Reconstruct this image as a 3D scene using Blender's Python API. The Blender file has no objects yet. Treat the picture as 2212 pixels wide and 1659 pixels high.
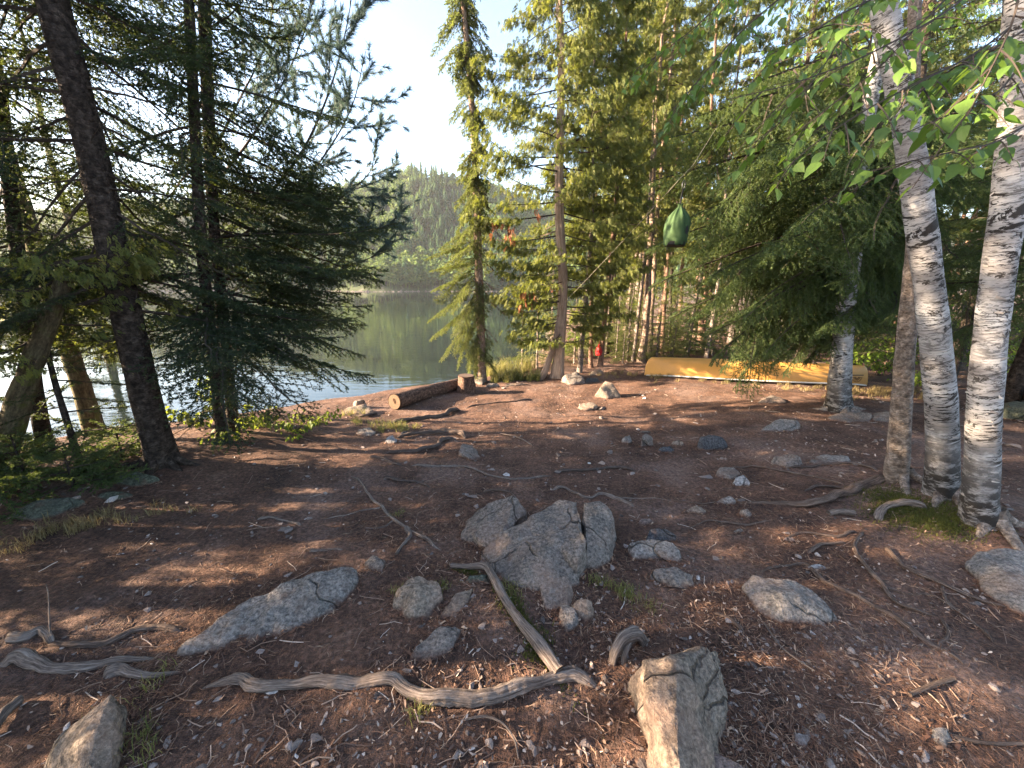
import bpy, bmesh, math, random
import numpy as np
from mathutils import Vector, Matrix, noise as mnoise
R = math.radians
random.seed(7)
rng = np.random.default_rng(7)
S = bpy.context.scene
COL = S.collection

# ------------------------------------------------------------------ camera
PITCH = R(14.8)
CAM = np.array([0.0, 0.0, 1.6])
FPX = 385.0                     # focal length in pixels of a 1024 px wide frame
SC = 1024.0 / 2212.0            # the coordinates below were read on a 2212 px wide copy
cam = bpy.data.cameras.new('camera')
cam.sensor_width = 36.0
cam.lens = FPX / 1024.0 * 36.0
cam.clip_start = 0.05
cam.clip_end = 3000
camo = bpy.data.objects.new('camera', cam)
COL.objects.link(camo)
camo.location = CAM
camo.rotation_euler = (R(90) - PITCH, 0, 0)
S.camera = camo
CP, SP = math.cos(PITCH), math.sin(PITCH)

def ray(dx, dy):
    """direction of a picture point (2212 px copy), y component = distance ahead"""
    u = dx * SC - 512.0
    v = 384.0 - dy * SC
    return np.array([u, FPX * CP + v * SP, -FPX * SP + v * CP])

# ------------------------------------------------------------------ value noise (vectorised)
def _h(ix, iy, iz, s):
    n = (ix * 374761393 + iy * 668265263 + iz * 1440662683 + s * 974634773) & 0x7fffffff
    n = ((n ^ (n >> 13)) * 1274126177) & 0x7fffffff
    return ((n ^ (n >> 16)) & 0xffff) / 32767.5 - 1.0
def vnoise(p, f, s=0):
    p = np.asarray(p, float) * f
    i = np.floor(p).astype(np.int64)
    t = p - i
    t = t * t * (3 - 2 * t)
    r = 0
    for a in (0, 1):
        for b in (0, 1):
            for c in (0, 1):
                w = (t[..., 0] if a else 1 - t[..., 0]) * (t[..., 1] if b else 1 - t[..., 1]) * (t[..., 2] if c else 1 - t[..., 2])
                r = r + w * _h(i[..., 0] + a, i[..., 1] + b, i[..., 2] + c, s)
    return r
def fbm(p, f, o=3, s=0):
    r, a = 0, 1.0
    for k in range(o):
        r = r + a * vnoise(p, f * 2.03 ** k, s + k)
        a *= 0.5
    return r
def xy0(x, y):
    x = np.asarray(x, float); y = np.asarray(y, float)
    return np.stack([x, y, np.zeros_like(x + y)], -1)

# ------------------------------------------------------------------ terrain
WATER = -1.40
BANK = np.array([(-40, -14), (-14, -3), (-8.2, 2.2), (-6.4, 3.9), (-5.7, 5.05), (-4.5, 5.6), (-3.5, 6.75), (-2.35, 7.75),
                 (-1.25, 8.85), (0.1, 10.2), (1.2, 11.8), (1.9, 14), (2.4, 18), (6, 40), (30, 100), (60, 130)], float)
def bank_d(x, y):
    """signed distance to the top of the bank, positive on land"""
    best = np.full(np.shape(x), 1e9); sg = np.ones(np.shape(x))
    for k in range(len(BANK) - 1):
        a, b = BANK[k], BANK[k + 1]
        e = b - a; L2 = e @ e
        t = np.clip(((x - a[0]) * e[0] + (y - a[1]) * e[1]) / L2, 0, 1)
        qx, qy = x - a[0] - t * e[0], y - a[1] - t * e[1]
        d = np.hypot(qx, qy)
        c = e[0] * (y - a[1]) - e[1] * (x - a[0])
        m = d < best
        best = np.where(m, d, best); sg = np.where(m, np.where(c > 0, -1.0, 1.0), sg)
    return best * sg
HUMPS = [(-3.7, 3.9, 0.9, 0.13), (-3.9, 5.1, 1.3, 0.10), (5.7, 6.5, 1.0, 0.10), (3.7, 2.75, 0.75, 0.13), (1.0, 9.3, 0.9, 0.08),
         (-4.6, 3.2, 0.9, 0.10), (-0.75, 1.85, 0.5, 0.05), (0.15, 1.6, 0.4, 0.03), (4.5, 8.2, 3.0, 0.12)]
def ground(x, y):
    x = np.asarray(x, float); y = np.asarray(y, float)
    z = -0.080 * np.clip(y, -3, 9) - 0.012 * np.clip(y - 9, 0, 40)
    p = xy0(x, y)
    z = z + 0.050 * vnoise(p, 0.55, 3) + 0.022 * vnoise(p, 1.6, 5)
    for hx, hy, hr, hh in HUMPS:
        z = z + hh * np.exp(-((x - hx) ** 2 + (y - hy) ** 2) / hr ** 2)
    d = bank_d(x, y)
    dd = -(d + 0.25 * vnoise(p, 0.9, 9))
    drop = np.where(dd > 0, 0.62 * dd - 0.16 * (1 - np.exp(-dd / 0.25)), 0)
    z = z - np.clip(drop, 0, 3.2)
    return z
def micro(x, y):
    p = xy0(x, y)
    return 0.010 * vnoise(p, 4.5, 21) + 0.006 * vnoise(p, 11, 22) + 0.0035 * vnoise(p, 27, 23)
def gz(x, y):
    return float(ground(x, y) + micro(x, y))

def gp(dx, dy, h=0.0):
    """the point h above the ground seen at picture point dx, dy"""
    r = ray(dx, dy)
    t0, t = 0.0, None
    if r[2] >= -1: r = r.copy(); r[2] = -1
    ts = np.geomspace(0.001, 0.25, 400)
    P = CAM + ts[:, None] * r
    f = P[:, 2] - (ground(P[:, 0], P[:, 1]) + h)
    k = np.argmax(f < 0)
    if f[k] >= 0: k = len(ts) - 1
    a, b = (ts[k - 1] if k else 0), ts[k]
    for _ in range(24):
        m = 0.5 * (a + b); p = CAM + m * r
        if p[2] - (float(ground(p[0], p[1])) + h) < 0: b = m
        else: a = m
    return CAM + b * r
def vp(dx, dy, Y):
    """the point at distance Y ahead seen at picture point dx, dy"""
    r = ray(dx, dy)
    return CAM + r * (Y / r[1])

# ------------------------------------------------------------------ mesh builder
class MB:
    def __init__(s):
        s.v, s.f3, s.f4, s.var, s.n = [], [], [], [], 0
        s.uv3, s.uv4, s.hasuv = [], [], False
    def add(s, v, f3=None, f4=None, var=0.5, uv=None):
        v = np.asarray(v, np.float32).reshape(-1, 3)
        if f3 is not None and len(f3): s.f3.append(np.asarray(f3, np.int64) + s.n)
        if f4 is not None and len(f4): s.f4.append(np.asarray(f4, np.int64) + s.n)
        va = np.empty(len(v), np.float32); va[:] = var
        s.var.append(va); s.v.append(v)
        u = np.zeros((len(v), 2), np.float32)
        if uv is not None: u[:] = uv; s.hasuv = True
        s.uv3.append(u)
        s.n += len(v)
        return s
    def arrays(s):
        v = np.concatenate(s.v) if s.v else np.zeros((0, 3), np.float32)
        f3 = np.concatenate(s.f3) if s.f3 else np.zeros((0, 3), np.int64)
        f4 = np.concatenate(s.f4) if s.f4 else np.zeros((0, 4), np.int64)
        va = np.concatenate(s.var) if s.var else np.zeros(0, np.float32)
        return v, f3, f4, va
    def merge(s, o, M=None, t=None, var=0.0, scale=1.0):
        v, f3, f4, va = o.arrays()
        v = v * scale
        if M is not None: v = v @ np.asarray(M, np.float32).T
        if t is not None: v = v + np.asarray(t, np.float32)
        s.add(v, f3, f4, np.clip(va + var, 0, 1))
    def mesh(s, name, material, smooth=False):
        v, f3, f4, va = s.arrays()
        me = bpy.data.meshes.new(name)
        me.vertices.add(len(v)); me.vertices.foreach_set('co', v.ravel())
        nl = len(f3) * 3 + len(f4) * 4
        me.loops.add(nl)
        li = np.concatenate([f3.ravel(), f4.ravel()]).astype(np.int32)
        me.loops.foreach_set('vertex_index', li)
        me.polygons.add(len(f3) + len(f4))
        ls = np.concatenate([np.arange(len(f3)) * 3, len(f3) * 3 + np.arange(len(f4)) * 4]).astype(np.int32)
        me.polygons.foreach_set('loop_start', ls)
        me.polygons.foreach_set('use_smooth', np.full(len(f3) + len(f4), smooth))
        a = me.attributes.new('var', 'FLOAT', 'POINT'); a.data.foreach_set('value', va)
        if s.hasuv:
            uvl = me.uv_layers.new(name='uv')
            uvl.data.foreach_set('uv', np.concatenate(s.uv3)[li].ravel())
        me.update(calc_edges=True)
        me.materials.append(material)
        return me
    def build(s, name, material, parent=None, smooth=False, loc=None):
        o = bpy.data.objects.new(name, s.mesh(name, material, smooth))
        COL.objects.link(o)
        if parent is not None: o.parent = parent
        if loc is not None: o.location = loc
        return o
def tag(o, label=None, cat=None, group=None, kind=None):
    if label: o['label'] = label
    if cat: o['category'] = cat
    if group: o['group'] = group
    if kind: o['kind'] = kind
    return o
def empty(name, loc, rz=0.0):
    o = bpy.data.objects.new(name, None); COL.objects.link(o)
    o.location = [float(c) for c in loc]; o.rotation_euler = (0, 0, rz); o.empty_display_size = 0.1
    return o
def norm(v):
    v = np.asarray(v, float); return v / (np.linalg.norm(v, axis=-1, keepdims=True) + 1e-12)
def frame_x(d, roll=0.0):
    """rotation whose x axis runs along d and whose z axis points as far up as it can"""
    x = norm(d); up = np.array([0, 0, 1.0])
    if abs(x[2]) > 0.98: up = np.array([0, 1.0, 0])
    y = norm(np.cross(up, x)); z = np.cross(x, y)
    if roll:
        c, s_ = math.cos(roll), math.sin(roll)
        y, z = c * y + s_ * z, -s_ * y + c * z
    return np.stack([x, y, z], 1)
def smooth_path(P, n):
    """Catmull-Rom through the points"""
    P = np.asarray(P, float)
    if len(P) < 3:
        t = np.linspace(0, 1, n)[:, None]; return P[0] * (1 - t) + P[-1] * t
    seg = np.maximum(np.linalg.norm(np.diff(P[:, :3], axis=0), axis=1), 1e-6); cum = np.concatenate([[0], np.cumsum(seg)])
    D = np.diff(P, axis=0) / seg[:, None]
    m = np.empty_like(P); m[0] = D[0]; m[-1] = D[-1]
    m[1:-1] = (D[:-1] * seg[1:, None] + D[1:] * seg[:-1, None]) / (seg[1:] + seg[:-1])[:, None]
    s = np.linspace(0, cum[-1], n); k = np.clip(np.searchsorted(cum, s, side='right') - 1, 0, len(P) - 2)
    h = seg[k][:, None]; t = ((s - cum[k]) / seg[k])[:, None]
    return (2 * t ** 3 - 3 * t ** 2 + 1) * P[k] + (t ** 3 - 2 * t ** 2 + t) * h * m[k] + (-2 * t ** 3 + 3 * t ** 2) * P[k + 1] + (t ** 3 - t ** 2) * h * m[k + 1]
def tube(mb, P, rad, nseg=12, rough=0.0, nf=6.0, seed=0, flat=1.0, lobes=None, cap=True, var=0.5):
    """a tapering tube along P; uv = (metres along, metres around)"""
    P = np.asarray(P, float); n = len(P)
    rad = np.broadcast_to(np.asarray(rad, float), (n,))
    T = norm(np.gradient(P, axis=0))
    up = np.array([0, 0, 1.0]) if abs(T[0][2]) < 0.8 else np.array([0.25, 1.0, 0])
    A = []
    a = norm(up - T[0] * (up @ T[0]))
    for k in range(n):
        a = norm(a - T[k] * (a @ T[k])); A.append(a)
    A = np.array(A); B = np.cross(T, A)
    th = np.linspace(0, 2 * math.pi, nseg + 1)
    c, s_ = np.cos(th), np.sin(th)
    L = np.concatenate([[0], np.cumsum(np.linalg.norm(np.diff(P, axis=0), axis=1))])
    rr = np.repeat(rad[:, None], nseg + 1, 1)
    if lobes is not None: rr = rr * lobes(L[:, None], th[None, :])
    dirs = A[:, None, :] * (c[None, :, None] * flat) + B[:, None, :] * s_[None, :, None]
    V = P[:, None, :] + dirs * rr[..., None]
    if rough:
        q = V[:, :-1] if False else V
        nz = fbm(q, nf, 3, seed)
        V = V + dirs * (rr * rough * nz)[..., None]
    V[:, -1] = V[:, 0]
    m = nseg + 1
    i = np.arange(n - 1)[:, None] * m + np.arange(nseg)[None, :]
    f4 = np.stack([i, i + m, i + m + 1, i + 1], -1).reshape(-1, 4)[:, ::-1]
    uv = np.stack([np.repeat(L[:, None], m, 1), np.repeat((th / 6.283)[None, :] * (6.283 * max(rad.mean(), 1e-3)), n, 0)], -1).reshape(-1, 2)
    V = V.reshape(-1, 3); f3 = []
    if cap:
        c0, c1 = len(V), len(V) + 1
        V = np.vstack([V, P[0], P[-1]])
        uv = np.vstack([uv, [0, 0], [L[-1], 0]])
        for k in range(nseg):
            f3.append((c0, k, k + 1)); f3.append((c1, (n - 1) * m + k + 1, (n - 1) * m + k))
    mb.add(V, f3, f4, var, uv)
    return mb

# ------------------------------------------------------------------ node helpers
def new_mat(name):
    m = bpy.data.materials.new(name); m.use_nodes = True
    nt = m.node_tree; nt.nodes.clear()
    return m, nt
class NT:
    def __init__(s, nt): s.nt = nt
    def n(s, kind, ins=None, **kw):
        nd = s.nt.nodes.new('ShaderNode' + kind)
        for k, v in kw.items(): setattr(nd, k, v)
        for k, v in (ins or {}).items():
            sock = nd.inputs[k]
            if isinstance(v, bpy.types.NodeSocket): s.nt.links.new(v, sock)
            else:
                if sock.type == 'RGBA' and len(v) == 3: v = (*v, 1)
                sock.default_value = v
        return nd
    def link(s, a, b): s.nt.links.new(a, b)
    def noise(s, vec, scale, detail=4, rough=0.55, dist=0.0, out='Fac'):
        return s.n('TexNoise', {'Vector': vec, 'Scale': scale, 'Detail': detail, 'Roughness': rough, 'Distortion': dist}).outputs[out]
    def ramp(s, fac, stops, interp='LINEAR'):
        nd = s.n('ValToRGB', {'Fac': fac}); cr = nd.color_ramp; cr.interpolation = interp
        while len(cr.elements) < len(stops): cr.elements.new(0.5)
        for e, (p, c) in zip(cr.elements, stops):
            e.position = p; e.color = (*c, 1) if len(c) == 3 else c
        return nd.outputs['Color']
    def rampf(s, fac, a, b):
        return s.n('MapRange', {'Value': fac, 'From Min': a, 'From Max': b}).outputs['Result']
    def mix(s, f, a, b, mode='MIX'):
        nd = s.n('Mix', data_type='RGBA', blend_type=mode)
        for k, v in (('Factor', f), ('A', a), ('B', b)):
            i = [q for q in nd.inputs if q.name == k and (q.type == ('VALUE' if k == 'Factor' else 'RGBA'))][0]
            if isinstance(v, bpy.types.NodeSocket): s.nt.links.new(v, i)
            else: i.default_value = v if k == 'Factor' else ((*v, 1) if len(v) == 3 else v)
        return [q for q in nd.outputs if q.type == 'RGBA'][0]
    def math(s, op, a, b=0.0):
        nd = s.n('Math', operation=op)
        for k, v in ((0, a), (1, b)):
            if isinstance(v, bpy.types.NodeSocket): s.nt.links.new(v, nd.inputs[k])
            else: nd.inputs[k].default_value = v
        return nd.outputs[0]
    def bump(s, h, strength, dist):
        return s.n('Bump', {'Height': h, 'Strength': strength, 'Distance': dist}).outputs['Normal']
    def out(s, sh): s.n('OutputMaterial', {'Surface': sh})
    def principled(s, col, rough=0.8, normal=None, spec=0.3, **more):
        ins = {'Base Color': col, 'Roughness': rough, 'Specular IOR Level': spec}
        if normal is not None: ins['Normal'] = normal
        ins.update(more)
        return s.n('BsdfPrincipled', ins).outputs[0]
    def obj(s): return s.n('TexCoord').outputs['Object']
    def pos(s): return s.n('NewGeometry').outputs['Position']
    def uv(s): return s.n('TexCoord').outputs['UV']
    def scale(s, vec, sc): return s.n('Mapping', {'Vector': vec, 'Scale': sc}).outputs[0]
# ------------------------------------------------------------------ materials
def mat_ground():
    m, nt = new_mat('forest_floor'); g = NT(nt); p = g.pos()
    big = g.noise(p, 0.55, 3)
    mid = g.noise(p, 2.3, 5, 0.65)
    fine = g.noise(p, 38, 6, 0.72)
    c = g.ramp(mid, [(0.30, (0.046, 0.031, 0.025)), (0.47, (0.098, 0.060, 0.046)), (0.62, (0.158, 0.096, 0.070)), (0.78, (0.205, 0.145, 0.116))])
    dust = g.ramp(g.noise(p, 1.1, 6, 0.6), [(0.50, (0, 0, 0)), (0.66, (1, 1, 1))])
    c = g.mix(g.math('MULTIPLY', dust, 0.62), c, (0.215, 0.160, 0.142))
    c = g.mix(0.85, c, g.ramp(fine, [(0.33, (0.30, 0.28, 0.27)), (0.5, (0.95, 0.9, 0.88)), (0.66, (2.0, 1.8, 1.7))]), 'MULTIPLY')
    strand = g.noise(g.n('Mapping', {'Vector': p, 'Scale': (26, 150, 60), 'Rotation': (0, 0, 0.7)}).outputs[0], 1.0, 3, 0.6)
    strand2 = g.noise(g.n('Mapping', {'Vector': p, 'Scale': (150, 30, 60), 'Rotation': (0, 0, 0.35)}).outputs[0], 1.0, 3, 0.6)
    st = g.math('MAXIMUM', strand, strand2)
    c = g.mix(g.rampf(st, 0.58, 0.72), c, (0.235, 0.120, 0.075))
    # grass-grown or mossy soil under the trees on the bank
    mask = g.math('MULTIPLY', g.rampf(g.noise(p, 0.8, 4), 0.52, 0.66), g.rampf(g.n('SeparateXYZ', {'Vector': p}).outputs['Y'], 9.0, 12.5))
    c = g.mix(g.math('MULTIPLY', mask, 0.5), c, (0.070, 0.085, 0.025))
    sub = g.rampf(g.n('SeparateXYZ', {'Vector': p}).outputs['Z'], -1.15, -1.32)
    c = g.mix(sub, c, (0.09, 0.075, 0.06))
    h = g.math('ADD', g.math('MULTIPLY', fine, 0.6), g.math('MULTIPLY', st, 0.9))
    h = g.math('ADD', h, g.noise(p, 120, 3))
    g.out(g.principled(c, 0.93, g.bump(h, 1.0, 0.022), 0.18))
    return m
def mat_rock(name, tint, warm=0.3, dark=(0.09, 0.085, 0.085), lichen=0.4, fs=1.0):
    m, nt = new_mat(name); g = NT(nt); p = g.pos()
    n1 = g.noise(p, 6 * fs, 5, 0.65); n2 = g.noise(p, 55 * fs, 5, 0.75)
    t = np.array(tint)
    c = g.ramp(n1, [(0.30, tuple(t * 0.62)), (0.5, tuple(t)), (0.70, tuple(t * np.array((1.22, 1.14, 1.10))))])
    c = g.mix(0.9, c, g.ramp(n2, [(0.36, (0.30, 0.30, 0.31)), (0.5, (0.95, 0.95, 0.95)), (0.64, (1.8, 1.75, 1.7))]), 'MULTIPLY')
    stain = g.rampf(g.noise(p, 2.4 * fs, 5, 0.7), 0.50, 0.64)
    c = g.mix(g.math('MULTIPLY', stain, 0.28), c, dark)
    c = g.mix(g.math('MULTIPLY', g.rampf(g.noise(p, 3.1 * fs, 4), 0.5, 0.68), warm), c, (0.30, 0.185, 0.135))
    c = g.mix(g.math('MULTIPLY', g.rampf(g.noise(p, 15 * fs, 6, 0.75), 0.57, 0.66), lichen * .8), c, (0.27, 0.27, 0.245))
    crack = g.n('TexVoronoi', {'Vector': g.mix(0.12, p, g.n('TexNoise', {'Vector': p, 'Scale': 5.0}).outputs['Color']), 'Scale': 2.6 * fs}, feature='DISTANCE_TO_EDGE').outputs['Distance']
    ck = g.math('MULTIPLY', g.rampf(crack, 0.014, 0.0), g.rampf(g.noise(p, 1.9, 2), 0.47, 0.53))
    c = g.mix(g.math('MULTIPLY', ck, 0.35), c, (0.04, 0.035, 0.03))
    # soil rubbed over the foot of the stone: clods of dirt in a noise of their own
    c = g.mix(g.math('MULTIPLY', g.rampf(g.noise(p, 9, 4), 0.60, 0.70), 0.5), c, (0.12, 0.07, 0.05))
    foot = g.math('ADD', g.n('Attribute', attribute_name='foot').outputs['Fac'], g.math('MULTIPLY', g.noise(p, 22, 5, 0.7), -0.046))
    c = g.mix(g.rampf(foot, 0.002, -0.018), c, g.ramp(g.noise(p, 60, 4, 0.7), [(0.35, (0.055, 0.033, 0.026)), (0.65, (0.17, 0.10, 0.075))]))
    h = g.math('ADD', g.math('MULTIPLY', n1, 1.6), g.math('MULTIPLY', n2, 0.55))
    h = g.math('SUBTRACT', h, g.math('MULTIPLY', ck, 1.6))
    g.out(g.principled(c, 0.88, g.bump(h, 1.0, 0.035), 0.2))
    return m
def mat_bark(name, ca, cb, cc, ls=3.0, as_=26.0, bump=0.012, moss=None, mossamt=0.0, plates=0.0):
    """bark in (along, around) coordinates; ls small and as_ large = lengthwise ridges"""
    m, nt = new_mat(name); g = NT(nt); u = g.uv()
    a = g.noise(g.scale(u, (ls, as_, 1)), 1.0, 5, 0.65)
    b = g.noise(g.scale(u, (ls * 5, as_ * 2.2, 1)), 1.0, 4, 0.7)
    c = g.ramp(a, [(0.32, ca), (0.5, cb), (0.70, cc)])
    c = g.mix(0.8, c, g.ramp(b, [(0.35, (0.5, 0.5, 0.5)), (0.5, (1, 1, 1)), (0.68, (1.5, 1.45, 1.4))]), 'MULTIPLY')
    h = g.math('ADD', a, g.math('MULTIPLY', b, 0.6))
    if plates:
        v = g.n('TexVoronoi', {'Vector': g.scale(u, (34, 42, 1)), 'Scale': 1.0, 'Randomness': 1.0})
        c = g.mix(plates, c, g.ramp(v.outputs['Color'], [(0.2, (0.55, 0.53, 0.5)), (0.8, (1.5, 1.45, 1.4))]), 'MULTIPLY')
        h = g.math('ADD', h, g.math('MULTIPLY', g.n('TexVoronoi', {'Vector': g.scale(u, (34, 42, 1)), 'Scale': 1.0}, feature='DISTANCE_TO_EDGE').outputs['Distance'], 1.5))
    if moss:
        c = g.mix(g.math('MULTIPLY', g.rampf(g.noise(g.pos(), 5, 5, 0.7), 0.52, 0.64), mossamt), c, moss)
    g.out(g.principled(c, 0.92, g.bump(h, 0.9, bump), 0.15))
    return m
def mat_birch():
    m, nt = new_mat('birch_bark'); g = NT(nt); u = g.uv()
    base = g.noise(g.scale(u, (5, 3.0, 1)), 1.0, 4, 0.6)
    c = g.ramp(base, [(0.30, (0.17, 0.150, 0.145)), (0.46, (0.32, 0.305, 0.305)), (0.64, (0.47, 0.465, 0.47)), (0.85, (0.40, 0.33, 0.30))])
    ring = g.noise(g.scale(u, (90, 6.0, 1)), 1.0, 5, 0.7, 0.4)
    c = g.mix(0.6, c, g.ramp(ring, [(0.36, (0.55, 0.52, 0.51)), (0.5, (1, 1, 1)), (0.66, (1.18, 1.16, 1.15))]), 'MULTIPLY')
    # lenticels and black scars: short dark dashes across the stem
    len1 = g.noise(g.scale(u, (80, 22, 1)), 1.0, 3, 0.6, 0.5)
    d1 = g.rampf(len1, 0.59, 0.615)
    len2 = g.noise(g.scale(u, (20, 9.0, 1)), 1.0, 5, 0.75, 1.0)
    d2 = g.rampf(len2, 0.555, 0.585)
    curl = g.noise(g.scale(u, (34, 8.0, 1)), 1.0, 6, 0.78, 1.2)
    d3 = g.math('MULTIPLY', g.rampf(curl, 0.55, 0.59), 0.9)
    v = g.n('TexVoronoi', {'Vector': g.scale(u, (2.1, 3.0, 1)), 'Scale': 1.0}).outputs['Distance']
    eye = g.rampf(g.math('ADD', v, g.math('MULTIPLY', g.noise(g.scale(u, (40, 20, 1)), 1.0, 4), 0.25)), 0.28, 0.20)
    low = g.math('MULTIPLY', g.rampf(g.n('SeparateXYZ', {'Vector': u}).outputs['X'], 1.15, 0.30), g.rampf(g.noise(g.scale(u, (11, 9, 1)), 1.0, 5, 0.75), 0.38, 0.52))
    d = g.math('MAXIMUM', g.math('MAXIMUM', d1, d2), g.math('MAXIMUM', d3, eye))
    d = g.math('MAXIMUM', d, low)
    zone = g.noise(g.scale(u, (1.6, 2.2, 1)), 1.0, 3, 0.6)
    d = g.math('MULTIPLY', d, g.math('ADD', g.rampf(zone, 0.36, 0.52), 0.12))
    d = g.math('MINIMUM', d, 1.0)
    d = g.math('MAXIMUM', d, low)
    scar = g.noise(g.scale(u, (5.5, 7.0, 1)), 1.0, 5, 0.7, 0.6)
    d = g.math('MAXIMUM', d, g.math('MULTIPLY', g.rampf(scar, 0.595, 0.625), 0.97))
    c = g.mix(g.math('MULTIPLY', g.rampf(zone, 0.60, 0.70), 0.5), c, (0.17, 0.145, 0.13))
    c = g.mix(d, c, (0.024, 0.020, 0.018))
    h = g.math('SUBTRACT', g.math('ADD', g.math('MULTIPLY', ring, 0.35), g.math('MULTIPLY', curl, 0.7)), g.math('MULTIPLY', d, 0.35))
    g.out(g.principled(c, 0.72, g.bump(h, 0.8, 0.012), 0.25))
    return m
def mat_leaf(name, stops, transl=0.35, rough=0.6, tcol=(0.30, 0.38, 0.05), patch=None, spec=0.25):
    """foliage: colour drawn per leaf or shoot from the 'var' attribute"""
    m, nt = new_mat(name); g = NT(nt)
    va = g.n('Attribute', attribute_name='var').outputs['Fac']
    nz = g.noise(g.obj(), 1.4, 3)
    f = g.math('ADD', g.math('MULTIPLY', va, 0.72), g.math('MULTIPLY', nz, 0.34))
    c = g.ramp(f, stops)
    bs = g.principled(c, rough, None, spec)
    tr = g.n('BsdfTranslucent', {'Color': g.mix(0.5, c, tcol)}).outputs[0]
    g.out(g.n('MixShader', {0: transl, 1: bs, 2: tr}).outputs[0])
    return m
def mat_simple(name, col, rough=0.6, spec=0.3, nscale=30, amt=0.3, bump=0.0, metallic=0.0):
    m, nt = new_mat(name); g = NT(nt); p = g.obj()
    n = g.noise(p, nscale, 4, 0.65)
    c = g.mix(amt, col, g.ramp(n, [(0.3, (0.5, 0.5, 0.5)), (0.5, (1, 1, 1)), (0.7, (1.5, 1.5, 1.5))]), 'MULTIPLY')
    g.out(g.principled(c, rough, g.bump(n, 0.6, bump) if bump else None, spec, Metallic=metallic))
    return m
def mat_stone_litter():
    m, nt = new_mat('loose_stone'); g = NT(nt)
    va = g.n('Attribute', attribute_name='var').outputs['Fac']
    c = g.ramp(va, [(0.0, (0.085, 0.068, 0.062)), (0.35, (0.16, 0.125, 0.11)), (0.62, (0.25, 0.20, 0.18)), (0.85, (0.31, 0.24, 0.20)), (1.0, (0.46, 0.42, 0.40))])
    n = g.noise(g.pos(), 130, 4, 0.7)
    c = g.mix(0.8, c, g.ramp(n, [(0.3, (0.55, 0.55, 0.55)), (0.5, (1, 1, 1)), (0.7, (1.4, 1.4, 1.4))]), 'MULTIPLY')
    g.out(g.principled(c, 0.88, g.bump(n, 0.7, 0.006), 0.2))
    return m
def mat_litter(name, stops, rough=0.85):
    m, nt = new_mat(name); g = NT(nt)
    va = g.n('Attribute', attribute_name='var').outputs['Fac']
    g.out(g.principled(g.ramp(va, stops), rough, None, 0.15))
    return m
def mat_water():
    m, nt = new_mat('lake_water'); g = NT(nt); p = g.pos()
    n1 = g.noise(g.n('Mapping', {'Vector': p, 'Scale': (0.7, 2.2, 1), 'Rotation': (0, 0, 0.25)}).outputs[0], 1.6, 3, 0.5)
    n2 = g.noise(p, 0.35, 3)
    near = g.rampf(g.n('SeparateXYZ', {'Vector': p}).outputs['Y'], 60, 5)
    st = g.math('MULTIPLY', g.math('ADD', g.math('MULTIPLY', near, 0.05), 0.006), g.rampf(n2, 0.35, 0.6))
    nb = g.n('Bump', {'Height': n1, 'Strength': st, 'Distance': 0.25}).outputs['Normal']
    g.out(g.principled((0.012, 0.018, 0.016), 0.04, nb, 0.5, IOR=1.33))
    return m
def mat_hill():
    m, nt = new_mat('hillside_soil'); g = NT(nt); p = g.pos()
    c = g.ramp(g.noise(p, 0.12, 5, 0.7), [(0.35, (0.03, 0.045, 0.02)), (0.55, (0.05, 0.06, 0.03)), (0.66, (0.16, 0.14, 0.13))])
    g.out(g.principled(c, 0.95, None, 0.1))
    return m
M = {}
M['ground'] = mat_ground()
M['grey_rock'] = mat_rock('grey_granite', (0.185, 0.157, 0.138), 0.4)
M['pale_rock'] = mat_rock('pale_granite', (0.212, 0.190, 0.174), 0.25, lichen=0.5)
M['tan_rock'] = mat_rock('tan_granite', (0.225, 0.178, 0.14), 0.4, lichen=0.3)
M['pink_rock'] = mat_rock('pink_granite', (0.20, 0.145, 0.125), 0.4, lichen=0.15)
M['dark_rock'] = mat_rock('dark_basalt', (0.075, 0.075, 0.08), 0.05, lichen=0.15)
M['mossy_rock'] = mat_rock('mossy_granite', (0.085, 0.095, 0.07), 0.05, lichen=0.35)
M['white_rock'] = mat_rock('white_quartz', (0.30, 0.29, 0.29), 0.1, lichen=0.5)
M['root_wood'] = mat_bark('weathered_root', (0.050, 0.036, 0.030), (0.165, 0.128, 0.108), (0.32, 0.265, 0.23), 5.0, 110.0, 0.010)
M['root_dark'] = mat_bark('dark_root', (0.035, 0.026, 0.022), (0.085, 0.062, 0.052), (0.17, 0.13, 0.11), 5.0, 80.0, 0.006)
M['root_brown'] = mat_bark('brown_root', (0.045, 0.030, 0.024), (0.115, 0.08, 0.063), (0.22, 0.165, 0.135), 5.0, 90.0, 0.010)
M['log_bark'] = mat_bark('log_bark', (0.035, 0.02, 0.015), (0.10, 0.06, 0.045), (0.19, 0.125, 0.095), 14, 26, 0.01, plates=0.6)
M['log_end'] = mat_simple('sawn_wood', (0.14, 0.09, 0.058), 0.85, 0.2, 60, 0.5)
M['rot'] = mat_simple('rotten_heartwood', (0.05, 0.028, 0.018), 0.95, 0.1, 60, 0.6)
M['spruce_bark'] = mat_bark('spruce_bark', (0.016, 0.012, 0.010), (0.040, 0.031, 0.026), (0.085, 0.068, 0.058), 16, 22, 0.012, plates=0.7)
M['mossy_bark'] = mat_bark('mossy_bark', (0.04, 0.03, 0.02), (0.10, 0.08, 0.05), (0.17, 0.15, 0.09), 6, 24, 0.012, moss=(0.10, 0.12, 0.02), mossamt=0.7)
M['cedar_bark'] = mat_bark('cedar_bark', (0.13, 0.088, 0.068), (0.27, 0.195, 0.152), (0.42, 0.33, 0.265), 1.6, 62, 0.012)
M['snag_bark'] = mat_bark('scaly_bark', (0.08, 0.055, 0.042), (0.20, 0.145, 0.115), (0.36, 0.28, 0.225), 10, 36, 0.012, plates=0.5)
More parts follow.
